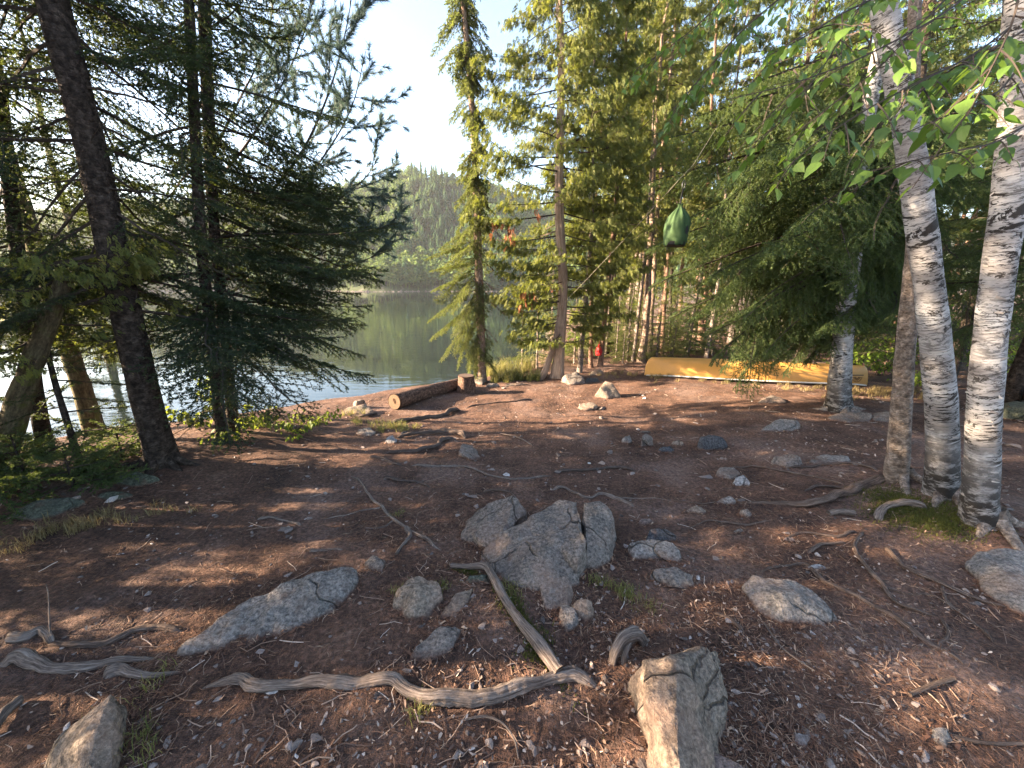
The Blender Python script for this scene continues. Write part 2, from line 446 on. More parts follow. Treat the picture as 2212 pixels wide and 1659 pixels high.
M['grey_bark'] = mat_bark('grey_bark', (0.072, 0.056, 0.048), (0.165, 0.135, 0.117), (0.30, 0.26, 0.235), 18, 24, 0.010, plates=0.5)
M['red_bark'] = mat_bark('reddish_bark', (0.07, 0.042, 0.032), (0.17, 0.105, 0.078), (0.30, 0.20, 0.15), 7, 40, 0.01, plates=0.4)
M['birch'] = mat_birch()
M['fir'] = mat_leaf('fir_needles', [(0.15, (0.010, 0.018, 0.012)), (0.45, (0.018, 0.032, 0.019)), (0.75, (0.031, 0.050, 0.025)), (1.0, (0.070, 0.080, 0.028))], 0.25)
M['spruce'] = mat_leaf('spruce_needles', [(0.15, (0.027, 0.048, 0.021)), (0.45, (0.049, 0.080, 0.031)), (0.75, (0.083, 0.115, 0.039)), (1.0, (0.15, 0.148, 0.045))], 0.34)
M['lit_spruce'] = mat_leaf('sunlit_spruce_needles', [(0.15, (0.052, 0.064, 0.028)), (0.45, (0.098, 0.108, 0.042)), (0.75, (0.155, 0.155, 0.058)), (1.0, (0.23, 0.20, 0.075))], 0.4)  # paler copy of the spruce needles, sunlight painted into the colour
M['pine'] = mat_leaf('pine_needles', [(0.15, (0.036, 0.062, 0.066)), (0.5, (0.060, 0.098, 0.098)), (0.9, (0.10, 0.135, 0.105))], 0.25, tcol=(0.2, 0.3, 0.2))
M['cedar'] = mat_leaf('cedar_sprays', [(0.12, (0.050, 0.072, 0.022)), (0.40, (0.096, 0.120, 0.034)), (0.70, (0.155, 0.165, 0.046)), (0.95, (0.24, 0.205, 0.062))], 0.45, tcol=(0.30, 0.33, 0.03))
M['dead_leaf'] = mat_leaf('dead_orange_sprays', [(0.1, (0.16, 0.055, 0.028)), (0.6, (0.27, 0.10, 0.048)), (1.0, (0.38, 0.18, 0.09))], 0.35, tcol=(0.4, 0.15, 0.06))
M['dead_brown'] = mat_leaf('dead_brown_needles', [(0.1, (0.045, 0.020, 0.014)), (0.6, (0.095, 0.042, 0.026)), (1.0, (0.17, 0.08, 0.045))], 0.2, tcol=(0.3, 0.1, 0.04))
M['birch_leaf'] = mat_leaf('birch_leaves', [(0.12, (0.040, 0.082, 0.014)), (0.5, (0.075, 0.140, 0.022)), (0.85, (0.125, 0.195, 0.034)), (1.0, (0.22, 0.22, 0.045))], 0.40, 0.5, (0.22, 0.34, 0.025), spec=0.4)
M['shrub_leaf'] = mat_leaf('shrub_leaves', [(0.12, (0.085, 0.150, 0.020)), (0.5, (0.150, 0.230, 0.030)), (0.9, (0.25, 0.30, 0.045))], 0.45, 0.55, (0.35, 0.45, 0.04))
M['dark_shrub'] = mat_leaf('shaded_shrub_leaves', [(0.12, (0.050, 0.085, 0.018)), (0.5, (0.105, 0.155, 0.028)), (0.9, (0.20, 0.22, 0.035))], 0.45, 0.55, (0.35, 0.40, 0.04))  # darker copy of the shrub leaves, shade painted into the colour
M['grass'] = mat_leaf('grass_blades', [(0.1, (0.075, 0.105, 0.025)), (0.5, (0.16, 0.165, 0.045)), (0.9, (0.33, 0.27, 0.11))], 0.35, 0.6, (0.4, 0.35, 0.1))
M['straw'] = mat_leaf('dry_straw', [(0.1, (0.09, 0.065, 0.032)), (0.5, (0.19, 0.145, 0.065)), (0.9, (0.34, 0.27, 0.14))], 0.25, 0.7, (0.4, 0.3, 0.12))
M['moss'] = mat_leaf('moss_tufts', [(0.1, (0.030, 0.036, 0.010)), (0.5, (0.065, 0.072, 0.014)), (0.9, (0.13, 0.125, 0.024))], 0.25, 0.8, (0.3, 0.3, 0.04))
M['twig'] = mat_bark('twig_bark', (0.022, 0.016, 0.013), (0.055, 0.042, 0.034), (0.10, 0.08, 0.065), 30, 60, 0.002)
M['far_conifer'] = mat_leaf('far_forest', [(0.05, (0.028, 0.060, 0.030)), (0.35, (0.052, 0.100, 0.040)), (0.65, (0.095, 0.150, 0.046)), (0.95, (0.17, 0.21, 0.062))], 0.2, 0.8, spec=0.1)
M['needles'] = mat_litter('fallen_needles', [(0.0, (0.055, 0.030, 0.022)), (0.45, (0.140, 0.070, 0.046)), (0.8, (0.235, 0.130, 0.082)), (1.0, (0.38, 0.27, 0.19))])
M['twigs'] = mat_litter('fallen_twigs', [(0.0, (0.08, 0.05, 0.04)), (0.45, (0.20, 0.125, 0.09)), (0.8, (0.34, 0.23, 0.17)), (1.0, (0.52, 0.42, 0.35))])
M['stone'] = mat_stone_litter()
M['water'] = mat_water()
M['hill'] = mat_hill()
# ------------------------------------------------------------------ ground, lake, far shore
def axis(lo, hi, s0, grow, c=0.0, flat=2.0):
    a = [c]; x = c
    while x < hi:
        x += s0 * max(1.0, 1 + grow * (abs(x - c) - flat)); a.append(x)
    b = []; x = c
    while x > lo:
        x -= s0 * max(1.0, 1 + grow * (abs(x - c) - flat)); b.append(x)
    return np.array(b[::-1] + a)
def grid(xs, ys, zf):
    X, Y = np.meshgrid(xs, ys)
    V = np.stack([X, Y, zf(X, Y)], -1).reshape(-1, 3)
    nx = len(xs)
    i = np.arange(len(ys) - 1)[:, None] * nx + np.arange(nx - 1)[None, :]
    return V, np.stack([i, i + 1, i + nx + 1, i + nx], -1).reshape(-1, 4)
xs = axis(-160, 260, 0.017, 1.0, 0.0, 2.2)
ys = axis(-60, 330, 0.015, 0.9, 1.6, 1.6)
V, F = grid(xs, ys, lambda x, y: ground(x, y) + micro(x, y))
gr = MB().add(V, None, F).build('ground', M['ground'], None, True)
tag(gr, 'reddish brown trodden earth strewn with needles and gravel', 'ground', kind='structure')

V, F = grid(np.linspace(-900, 500, 3), np.linspace(-300, 900, 3), lambda x, y: x * 0 + WATER)
wa = MB().add(V, None, F).build('water', M['water'])
tag(wa, 'calm lake reflecting the wooded hill and bright sky', 'lake', kind='structure')

def shore_y(x):
    return 138 + 6 * np.sin(x * 0.045) + 0.00035 * (x + 40) ** 2 + 3 * np.sin(x * 0.17)
RX = np.array([-500, -260, -170, -110, -72, -52, -30, -8, 25, 70, 150, 400], float)
RH = np.array([28, 38, 44, 48, 53, 56, 52, 48, 40, 42, 44, 40], float)
def hill(x, y):
    d = y - shore_y(x)
    h = np.interp(x, RX, RH)
    t = np.clip(d / 82.0, 0, 1)
    p = xy0(x, y)
    z = WATER + 1.2 * np.clip(d / 2.5, -3, 1) + h * (t ** 1.15) * (1 - 0.10 * t)
    z = z + (3.2 * fbm(p, 0.028, 3, 40) + 1.3 * vnoise(p, 0.12, 44)) * np.clip(d / 25, 0, 1)
    return z
V, F = grid(np.linspace(-480, 380, 260), np.concatenate([np.linspace(120, 260, 90), np.linspace(270, 520, 12)]), hill)
hi = MB().add(V, None, F).build('hill', M['hill'], None, True)
tag(hi, 'steep wooded hillside across the lake', 'hill', kind='structure')

def tmpl_far_conifer(seed, tiers=11, spikes=8, fat=0.20):
    r = np.random.default_rng(seed); mb = MB()
    V, T, va = [], [], []
    for k in range(tiers):
        z = 0.10 + 0.88 * k / tiers
        rad = fat * (1 - z) ** 0.75 * r.uniform(0.8, 1.15) + 0.012
        for j in range(spikes):
            a = 6.283 * (j + r.uniform(-.4, .4)) / spikes; l = rad * r.uniform(0.6, 1.25)
            da = 0.42
            b = len(V)
            V += [(0, 0, z + 0.10), (l * .62 * math.cos(a - da), l * .62 * math.sin(a - da), z + .01), (l * math.cos(a), l * math.sin(a), z - 0.035), (l * .62 * math.cos(a + da), l * .62 * math.sin(a + da), z + .01)]
            T += [(b, b + 1, b + 2), (b, b + 2, b + 3)]
            q = r.uniform(0.0, 0.35); va += [q] * 4
    b = len(V); V += [(.016, 0, 0), (-.016, .012, 0), (0, -.016, 0), (0, 0, .97)]; T += [(b, b + 1, b + 3), (b + 1, b + 2, b + 3), (b + 2, b, b + 3)]; va += [0.1] * 4
    return np.array(V), np.array(T), np.array(va)
def tmpl_far_broadleaf(seed, n=120):
    r = np.random.default_rng(seed)
    V, T, va = [], [], []
    for j in range(n):
        lob = r.integers(0, 4); c0 = np.array([[0, 0, .72], [.12, .06, .5], [-.11, -.08, .55], [.02, -.1, .42]][lob])
        d = norm(r.normal(size=3)); d[2] = abs(d[2]) * .9 - .15
        c = c0 + d * np.array([.17, .17, .22]) * r.uniform(.6, 1.1)
        e = norm(r.normal(size=3)) * r.uniform(.04, .075); f = norm(np.cross(e, r.normal(size=3))) * r.uniform(.03, .06)
        b = len(V); V += [c - e, c + f, c + e, c - f]; T += [(b, b + 1, b + 2), (b, b + 2, b + 3)]
        q = r.uniform(0.5, 0.8); va += [q] * 4
    b = len(V); V += [(.02, 0, 0), (-.02, .012, 0), (0, -.02, 0), (0, 0, .7)]; T += [(b, b + 1, b + 3), (b + 1, b + 2, b + 3), (b + 2, b, b + 3)]; va += [0.6] * 4
    return np.array(V), np.array(T), np.array(va)
tm = [tmpl_far_conifer(k, fat=f) for k, f in ((1, .22), (2, .27), (3, .33), (4, .19))] + [tmpl_far_broadleaf(k) for k in (5, 6, 7)]
r = np.random.default_rng(11)
mb = MB()
pts = []
for _ in range(7000):
    x = r.uniform(-300, 120); d = 2 + 118 * r.uniform(0, 1) ** 1.15
    if not (-125 < x < 60) and r.random() < 0.45: continue
    pts.append((x, float(shore_y(np.array(x))) + d, d))
for _ in range(900):
    x = r.uniform(-180, 60); d = r.uniform(.8, 9); pts.append((x, float(shore_y(np.array(x))) + d, d))
pts = np.array(pts)
hz = hill(pts[:, 0], pts[:, 1])
pn = fbm(xy0(pts[:, 0], pts[:, 1]), 0.035, 3, 77)
for (x, y, d), z, q in zip(pts, hz, pn):
    broad = r.random() < np.clip(0.42 + 0.9 * q, 0.05, 0.9)
    v, t, va = tm[r.integers(4, 7)] if broad else tm[r.integers(0, 4)]
    h = r.uniform(5.5, 9.0) if broad else r.uniform(4.5, 10.5)
    a = r.uniform(0, 6.28); c, s_ = math.cos(a), math.sin(a)
    w = h * r.uniform(0.85, 1.25)
    vv = np.stack([(v[:, 0] * c - v[:, 1] * s_) * w + x, (v[:, 0] * s_ + v[:, 1] * c) * w + y, v[:, 2] * h + z - .3], -1)
    mb.add(vv, t, None, np.clip(va + r.normal(0, .13) + 0.12 * q, 0, 1))
ff = mb.build('far_forest', M['far_conifer'])
tag(ff, 'mixed conifer and birch forest covering the hill across the lake', 'forest', kind='stuff')
mb = MB()
for _ in range(700):
    x = r.uniform(-170, 60); y = float(shore_y(np.array(x))) + r.uniform(-2.8, 0.8)
    s = r.uniform(.2, .6) * (1 + .8 * (r.random() < .1)); 
    v = np.array([(1, 0, 0), (.3, .9, 0), (-.8, .5, 0), (-.8, -.6, 0), (.2, -1, 0), (.15, .1, .75), (-.4, -.2, .6)]) * s * r.uniform(.7, 1.3, (7, 3))
    a = r.uniform(0, 6.28); c, s_ = math.cos(a), math.sin(a)
    v = np.stack([v[:, 0] * c - v[:, 1] * s_ + x, v[:, 0] * s_ + v[:, 1] * c + y, v[:, 2] + WATER - .08], -1)
    mb.add(v, [(0, 1, 5), (1, 2, 5), (2, 6, 5), (2, 3, 6), (3, 4, 6), (4, 0, 5), (4, 5, 6)], None, r.uniform(.0, .35))
tag(mb.build('shore_stones', M['stone']), 'low line of grey stones along the far waterline', 'stones', kind='stuff')
# ------------------------------------------------------------------ rocks
ROCK_EDGE = []
def rock(pts, mat, label, group=None, edge=0.03, amp=0.06, sink=0.07, back=0.0, soft=2, seed=0, name='rock', flare=1.06):
    """convex stone through picture points (x, y, height above ground); rises from below the ground"""
    P = np.array([gp(a, b, h) for a, b, h in pts])
    H = np.array([h for _, _, h in pts])
    c = P.mean(0)
    base = P.copy(); base[:, 2] = [float(ground(x, y)) - sink for x, y in P[:, :2]]
    base[:, :2] = c[:2] + (base[:, :2] - c[:2]) * flare
    lift_ = P.copy(); lift_[H <= 0.004, 2] += 0.014
    al = [lift_, base]
    if back:
        Q = P[H > 0.3 * H.max()].copy(); d = norm(np.array([c[0], c[1], 0.0])) * back
        Q2 = Q + d; Q2[:, 2] -= 0.25 * H.max()
        B2 = base[H > 0.3 * H.max()] + d * 1.2
        al += [Q2, B2]
    A = np.vstack(al)
    org = np.array([c[0], c[1], float(ground(c[0], c[1]))])
    bm = bmesh.new()
    for p in A: bm.verts.new(p - org)
    res = bmesh.ops.convex_hull(bm, input=bm.verts)
    gone = [g_ for g_ in res['geom_interior'] + res['geom_unused'] if isinstance(g_, bmesh.types.BMVert)]
    bmesh.ops.delete(bm, geom=list(set(gone)), context='VERTS')
    bmesh.ops.remove_doubles(bm, verts=bm.verts, dist=0.002)
    for it in range(7):
        lng = [e for e in bm.edges if e.calc_length() > edge * (1.7 if it < 6 else 1.9)]
        if not lng or len(bm.verts) > 9000: break
        bmesh.ops.subdivide_edges(bm, edges=lng, cuts=1)
        bmesh.ops.triangulate(bm, faces=bm.faces[:])
    for _ in range(soft):
        bmesh.ops.smooth_vert(bm, verts=bm.verts, factor=0.5, use_axis_x=True, use_axis_y=True, use_axis_z=True)
    bm.normal_update()
    co = np.array([v.co[:] for v in bm.verts]); no = np.array([v.normal[:] for v in bm.verts])
    size = np.ptp(co[:, :2], axis=0).max()
    q = co + org
    # ledges: a stepped term beside the smooth noise makes broken, layered faces
    n1 = fbm(q, 2.2 / max(size, .05), 3, 50 + seed); n2 = fbm(q, 9.0 / max(size, .05), 3, 60 + seed)
    step = np.floor(n1 * 4) / 4
    n3 = fbm(q, 28.0, 3, 70 + seed)
    disp = amp * size * (0.50 * n1 + 0.45 * step + 0.30 * n2) + 0.0035 * n3
    co = co + no * disp[:, None]
    for v, p in zip(bm.verts, co): v.co = p
    bmesh.ops.recalc_face_normals(bm, faces=bm.faces)
    me = bpy.data.meshes.new(name); bm.to_mesh(me); bm.free()
    me.polygons.foreach_set('use_smooth', np.ones(len(me.polygons), bool))
    wz = co + org
    at = me.attributes.new('foot', 'FLOAT', 'POINT'); at.data.foreach_set('value', (wz[:, 2] - ground(wz[:, 0], wz[:, 1])).astype(np.float32))
    low_ = np.abs(wz[:, 2] - ground(wz[:, 0], wz[:, 1])) < .02
    ROCK_EDGE.append((wz[low_][:, :2], c[:2], size))
    me.materials.append(M[mat])
    try: me.set_sharp_from_angle(angle=R(38))
    except Exception: pass
    o = bpy.data.objects.new(name, me); COL.objects.link(o); o.location = org
    tag(o, label, 'rock', group)
    return o
OUT = 'broken bedrock in the middle of the path'
# main outcrop: slab, left block, right cracked block
rock([(1040, 1195, 0), (1085, 1148, .12), (1150, 1120, .155), (1128, 1150, .15), (1205, 1165, .16), (1235, 1185, .14), (1180, 1205, .125), (1255, 1190, .11), (1120, 1225, .06), (1048, 1232, .0), (1125, 1268, .0), (1190, 1262, .05), (1230, 1240, .07), (1215, 1290, .0), (1250, 1262, 0)], 'grey_rock',
     'largest grey bedrock slab in mid path, a stick against its foot', OUT, 0.012, .06, seed=1, soft=0)
rock([(1130, 1135, .12), (1168, 1100, .20), (1205, 1084, .225), (1246, 1080, .225), (1258, 1120, .215), (1264, 1170, .19), (1245, 1210, .13), (1190, 1160, .17), (1150, 1150, .14), (1262, 1230, .0)], 'grey_rock',
     'raised hump of bedrock with moss at the top of the largest slab', OUT, 0.012, .06, seed=4, soft=0)
rock([(1165, 1262, .05), (1200, 1250, .07), (1225, 1245, .08), (1240, 1285, .02), (1225, 1318, 0), (1182, 1320, 0), (1168, 1290, .02)], 'grey_rock',
     'low tongue of bedrock pointing towards the camera below the largest slab', OUT, 0.012, .05, seed=66, soft=0)
rock([(998, 1130, 0.0), (1000, 1165, 0), (1015, 1110, .09), (1050, 1085, .16), (1100, 1074, .19), (1118, 1080, .19), (1135, 1105, .12), (1085, 1150, .12), (1060, 1185, .0), (1040, 1160, .07), (1020, 1135, .08)], 'grey_rock',
     'wedge shaped grey block leaning on the left of the largest bedrock slab', OUT, 0.012, .06, back=.05, seed=2, soft=0)
rock([(1262, 1085, .21), (1298, 1080, .20), (1322, 1120, .14), (1332, 1165, 0), (1310, 1215, 0), (1268, 1200, .10), (1266, 1140, .18), (1305, 1170, .11)], 'grey_rock',
     'cracked grey block split off the right side of the largest bedrock slab', OUT, 0.012, .055, back=.08, seed=3, soft=0)
# foreground
rock([(392, 1412, 0), (430, 1380, .045), (520, 1300, .085), (600, 1263, .10), (690, 1238, .105), (762, 1230, .07), (768, 1262, 0), (720, 1322, 0), (640, 1362, 0), (560, 1388, 0), (470, 1408, 0), (600, 1310, .085), (690, 1285, .075), (500, 1350, .06)], 'pale_rock',
     'long pale grey granite rock like a whale back at left of the path', None, .014, .05, seed=5, soft=2)
rock([(848, 1290, .03), (862, 1262, .08), (900, 1240, .09), (945, 1252, .08), (958, 1282, .05), (930, 1335, 0), (885, 1335, 0), (850, 1315, 0), (905, 1275, .09)], 'tan_rock', 'sunlit tan rock with a split top left of the mossy stick', None, .016, .07, seed=6)
rock([(945, 1338, 0), (985, 1280, .03), (1022, 1268, .035), (1010, 1300, .03), (985, 1335, 0)], 'tan_rock', 'flat three cornered tan stone between the tan rock and the mossy stick', None, .018, .03, seed=7, soft=1)
rock([(884, 1425, 0), (890, 1400, .03), (945, 1348, .06), (992, 1352, .05), (998, 1365, 0), (975, 1400, .02), (925, 1428, 0)], 'grey_rock', 'half buried grey rock on the needles below the flat three cornered stone', None, .018, .04, seed=8)
rock([(1000, 1262, 0), (1008, 1245, .03), (1060, 1240, .03), (1085, 1250, .02), (1050, 1262, 0)], 'mossy_rock', 'thin mossy stone tucked under the top of the leaning stick', None, .02, .04, seed=9)
rock([(1200, 1340, 0), (1212, 1305, .05), (1238, 1303, .055), (1248, 1340, .03), (1225, 1368, 0)], 'pale_rock', 'pale angular stone, left of the pair below the bedrock slab', 'two stones below the bedrock', .014, .07, seed=10)
rock([(1236, 1320, .03), (1245, 1292, .075), (1280, 1295, .075), (1286, 1325, .03), (1262, 1345, 0)], 'tan_rock', 'tan angular stone, right of the pair below the bedrock slab', 'two stones below the bedrock', .014, .07, seed=11)
rock([(1362, 1490, .02), (1380, 1570, 0), (1395, 1620, 0), (1425, 1730, 0), (1370, 1445, .15), (1388, 1428, .21), (1440, 1419, .26), (1462, 1432, .27), (1458, 1500, .25), (1464, 1580, .23), (1468, 1660, .21), (1470, 1730, .19),
      (1500, 1412, .20), (1552, 1404, .08), (1535, 1470, 0), (1540, 1530, 0), (1556, 1600, 0), (1556, 1730, 0), (1400, 1520, .15)], 'tan_rock', 'tall tan rock with a ridged top at the bottom of the path', None, .011, .06, seed=12, soft=0)
rock([(1520, 1612, .06), (1560, 1625, .07), (1612, 1648, .05), (1660, 1700, 0), (1520, 1720, .0), (1540, 1690, .05)], 'pink_rock', 'pink angular stone leaning on the tall tan rock at the bottom edge', None, .016, .035, seed=13, soft=1)
rock([(85, 1680, 0), (130, 1600, .08), (195, 1535, .15), (240, 1495, .18), (262, 1505, .12), (272, 1530, 0.03), (258, 1600, 0), (250, 1720, 0), (90, 1720, 0), (228, 1560, .13), (190, 1650, .10)], 'tan_rock', 'sharp ridged pinkish rock standing in the bottom left corner', None, .013, .05, seed=14, soft=0)
rock([(1602, 1262, .04), (1622, 1245, .075), (1700, 1242, .095), (1752, 1262, .09), (1790, 1300, .06), (1812, 1345, 0), (1770, 1352, .0), (1690, 1340, 0.02), (1630, 1320, 0.01), (1604, 1285, 0), (1690, 1290, .085)], 'pale_rock',
     'smooth pale grey boulder with fine cracks beside the long root on the right', None, .014, .045, seed=15, soft=2)
rock([(2092, 1215, .04), (2110, 1190, .09), (2170, 1183, .12), (2240, 1195, .12), (2320, 1250, .08), (2320, 1360, 0), (2212, 1335, 0), (2130, 1285, 0), (2100, 1240, .0), (2190, 1240, .11)], 'pale_rock', 'broad grey boulder cut by the right edge below the birches', None, .018, .045, seed=16, soft=2)
rock([(1395, 1160, .03), (1405, 1142, .07), (1440, 1142, .07), (1462, 1158, .04), (1455, 1172, 0), (1398, 1170, 0)], 'dark_rock', 'dark slaty stone lying on the flat pale stone by the bedrock', None, .018, .05, seed=17, soft=1)
rock([(1358, 1195, 0), (1362, 1172, .06), (1400, 1163, .07), (1455, 1170, .065), (1472, 1195, .04), (1470, 1215, 0), (1365, 1208, 0)], 'pale_rock', 'flat topped pale grey stone right of the cracked bedrock', None, .018, .035, seed=18, soft=1)
rock([(1402, 1255, 0), (1410, 1228, .05), (1455, 1220, .06), (1495, 1240, .04), (1505, 1268, 0), (1470, 1278, 0), (1450, 1250, .05)], 'grey_rock', 'bluish grey rough stone below the flat topped pale stone', None, .016, .06, seed=19)
rock([(788, 1215, .03), (805, 1197, .06), (832, 1210, .03), (826, 1240, 0), (796, 1232, 0)], 'grey_rock', 'small pointed stone between the forked root and the whale backed rock', None, .014, .05, seed=20, soft=1)
# middle distance
rock([(1508, 968, .0), (1510, 945, .13), (1528, 939, .15), (1560, 944, .14), (1574, 962, .05), (1566, 974, 0), (1512, 972, 0)], 'dark_rock', 'dark angular boulder alone on the bare earth', None, .03, .05, back=.1, seed=21, soft=1)
rock([(1284, 858, 0), (1296, 838, .20), (1308, 824, .30), (1322, 828, .27), (1338, 848, .1), (1342, 860, 0), (1312, 862, 0)], 'tan_rock', 'sunlit pyramid shaped rock casting a long shadow', None, .035, .04, back=.12, seed=22, soft=1)
rock([(1244, 882, 0), (1252, 870, .08), (1282, 867, .09), (1292, 875, .05), (1285, 886, 0), (1255, 888, 0)], 'tan_rock', 'low flat sunlit stone in front of the pyramid shaped rock', None, .03, .06, seed=23)
rock([(1632, 872, 0), (1650, 858, .08), (1668, 853, .10), (1688, 858, .07), (1700, 872, 0)], 'grey_rock', 'low rounded stone hump in front of the canoe', None, .035, .03, back=.15, seed=24, soft=4)
rock([(1628, 938, 0), (1655, 918, .05), (1690, 906, .08), (1722, 910, .06), (1728, 928, 0), (1680, 938, .0)], 'pale_rock', 'sloping grey slab between the dark boulder and the single birch', None, .03, .04, seed=25)
rock([(1665, 1002, 0), (1672, 983, .10), (1700, 977, .13), (1728, 985, .09), (1736, 1005, 0), (1700, 1012, 0)], 'grey_rock', 'rounded grey stone with roots running out behind it', None, .024, .06, seed=26)
rock([(1580, 1050, 0), (1588, 1030, .06), (1608, 1024, .07), (1622, 1040, .04), (1622, 1055, 0)], 'white_rock', 'speckled pale stone on the near side of its darker twin', None, .018, .07, seed=27)
rock([(1545, 1030, 0), (1555, 1012, .04), (1585, 1008, .05), (1602, 1022, .02), (1580, 1040, 0)], 'grey_rock', 'dull flat stone touching the speckled pale stone', None, .02, .06, seed=28)
rock([(1785, 905, 0), (1800, 892, .05), (1850, 887, .06), (1880, 893, .05), (1882, 912, 0), (1840, 916, 0)], 'grey_rock', 'flat slab at the foot of the single birch, left of a crack', 'slabs at the foot of the single birch', .04, .03, seed=29)
rock([(1884, 912, 0), (1886, 893, .05), (1920, 890, .05), (1960, 895, .04), (1965, 915, 0)], 'grey_rock', 'flat slab at the foot of the single birch, right of a crack', 'slabs at the foot of the single birch', .04, .03, seed=30)
rock([(1742, 1004, 0), (1765, 982, .03), (1830, 985, .035), (1840, 1000, 0), (1790, 1008, 0)], 'pale_rock', 'thin grey slab level with the earth left of the birch trio', None, .035, .04, seed=31)
rock([(990, 975, .06), (1000, 957, .09), (1018, 960, .08), (1040, 990, 0), (1018, 996, 0), (995, 985, 0.01)], 'grey_rock', 'slanting grey stone at the end of the dark exposed roots', None, .024, .05, seed=32, soft=1)
rock([(945, 952, 0), (955, 943, .03), (985, 942, .03), (998, 950, 0)], 'grey_rock', 'low buried stone between two dark exposed roots', None, .03, .04, seed=33)
rock([(830, 958, .0), (834, 944, .06), (848, 939, .07), (858, 950, .04), (852, 962, 0)], 'white_rock', 'white quartz stone beside the dark exposed roots', None, .018, .08, seed=34)
rock([(862, 943, 0), (868, 930, .06), (880, 929, .06), (884, 941, 0)], 'dark_rock', 'small dark stone above the white quartz stone', None, .02, .06, seed=35)
rock([(1340, 957, 0), (1346, 944, .06), (1360, 939, .08), (1366, 948, .05), (1362, 959, 0)], 'pale_rock', 'pale rounded stone, leftmost of the ring by the dark boulder', 'ring of small stones', .02, .05, seed=36)
rock([(1388, 966, .0), (1386, 942, .15), (1396, 936, .16), (1410, 944, .12), (1412, 964, 0)], 'grey_rock', 'upright grey stone standing in the ring by the dark boulder', 'ring of small stones', .02, .05, back=.05, seed=37, soft=1)
rock([(1378, 935, 0), (1384, 929, .05), (1404, 929, .05), (1410, 936, 0)], 'grey_rock', 'flat stone behind the upright stone in the ring', 'ring of small stones', .025, .05, seed=38)
rock([(1446, 962, 0), (1452, 951, .06), (1466, 948, .07), (1478, 955, .04), (1474, 964, 0)], 'tan_rock', 'brownish stone of the ring nearest the dark boulder', 'ring of small stones', .02, .06, seed=39)
rock([(1420, 976, 0), (1424, 966, .05), (1448, 963, .06), (1456, 970, .03), (1450, 980, 0)], 'dark_rock', 'dark flat stone at the front of the ring', 'ring of small stones', .02, .06, seed=40, soft=1)
rock([(1545, 1088, 0), (1552, 1074, .05), (1580, 1070, .06), (1592, 1080, .03), (1588, 1092, 0)], 'pale_rock', 'pale stone with mossy edge beneath the root of the grey barked tree', None, .02, .05, seed=41)
rock([(1474, 1108, 0), (1486, 1094, .04), (1515, 1091, .05), (1528, 1102, .03), (1515, 1112, 0)], 'tan_rock', 'sunlit flat stone behind the dark slaty stone', None, .02, .06, seed=42)
rock([(1594, 1112, 0), (1600, 1099, .05), (1615, 1097, .055), (1627, 1108, .03), (1618, 1120, 0)], 'grey_rock', 'single egg shaped grey stone right of the sunlit flat stone', None, .016, .05, seed=43)
rock([(1375, 1132, 0), (1382, 1119, .04), (1402, 1117, .04), (1416, 1128, 0), (1395, 1138, 0)], 'pink_rock', 'small pink stone right behind the cracked bedrock', None, .016, .06, seed=44)
rock([(1742, 1230, 0), (1748, 1219, .025), (1772, 1215, .03), (1792, 1224, .02), (1780, 1233, 0)], 'white_rock', 'whitish flat stone above the smooth pale boulder', None, .016, .05, seed=45)
rock([(1580, 1155, 0), (1586, 1143, .035), (1600, 1140, .04), (1612, 1150, 0)], 'grey_rock', 'little grey stone between the slaty stone and the mossy birch foot', None, .014, .05, seed=46)
rock([(1688, 1172, 0), (1694, 1160, .035), (1712, 1159, .035), (1722, 1172, 0)], 'pink_rock', 'little pink stone left of the winding thin root', None, .014, .06, seed=47)
rock([(2010, 1600, 0), (2020, 1572, .03), (2045, 1570, .035), (2058, 1600, .015), (2040, 1622, 0)], 'pale_rock', 'pale chipped stone on the gravel at lower right', 'pale chips on the gravel', .012, .06, seed=48, soft=1)
rock([(1715, 1608, 0), (1720, 1585, .02), (1745, 1580, .025), (1755, 1600, 0), (1735, 1618, 0)], 'white_rock', 'whitish square chip on the gravel right of the tall tan rock', 'pale chips on the gravel', .012, .06, seed=49, soft=1)
rock([(1130, 1478, 0), (1135, 1468, .02), (1160, 1467, .02), (1160, 1485, 0)], 'pink_rock', 'small pinkish stone above the thick foreground root', None, .01, .06, seed=50)
# bank and shore
rock([(215, 1040, .0), (240, 1020, .09), (300, 1012, .11), (345, 1022, .08), (350, 1045, 0), (280, 1050, .03)], 'mossy_rock', 'dark mossy rock at the foot of the leaning spruce', 'mossy rocks on the bank', .03, .05, seed=51, soft=4)
rock([(200, 1075, .0), (230, 1055, .05), (280, 1058, .05), (300, 1072, 0), (250, 1085, 0)], 'mossy_rock', 'lower dark mossy rock in front of the bigger one', 'mossy rocks on the bank', .03, .05, seed=52, soft=4)
rock([(10, 1120, .0), (60, 1080, .10), (150, 1062, .12), (200, 1072, .06), (180, 1095, 0), (80, 1130, .0)], 'mossy_rock', 'broad dark mossy rock under the young fir boughs', 'mossy rocks on the bank', .04, .05, seed=53, soft=4)
rock([(735, 895, 0), (748, 880, .10), (790, 872, .12), (806, 885, .06), (800, 900, 0)], 'tan_rock', 'buff rock at the brink of the bank, left of the log', 'rocks along the shore', .035, .05, seed=54, soft=1)
rock([(762, 872, .03), (768, 864, .16), (786, 863, .16), (795, 874, .05)], 'grey_rock', 'grey square rock behind the buff rock at the brink', 'rocks along the shore', .035, .05, seed=55, soft=1)
rock([(766, 940, 0), (775, 924, .05), (800, 921, .06), (812, 935, .02), (800, 945, 0)], 'pale_rock', 'lichen pale stone beside the grass tuft on the bank', 'rocks along the shore', .025, .06, seed=56)
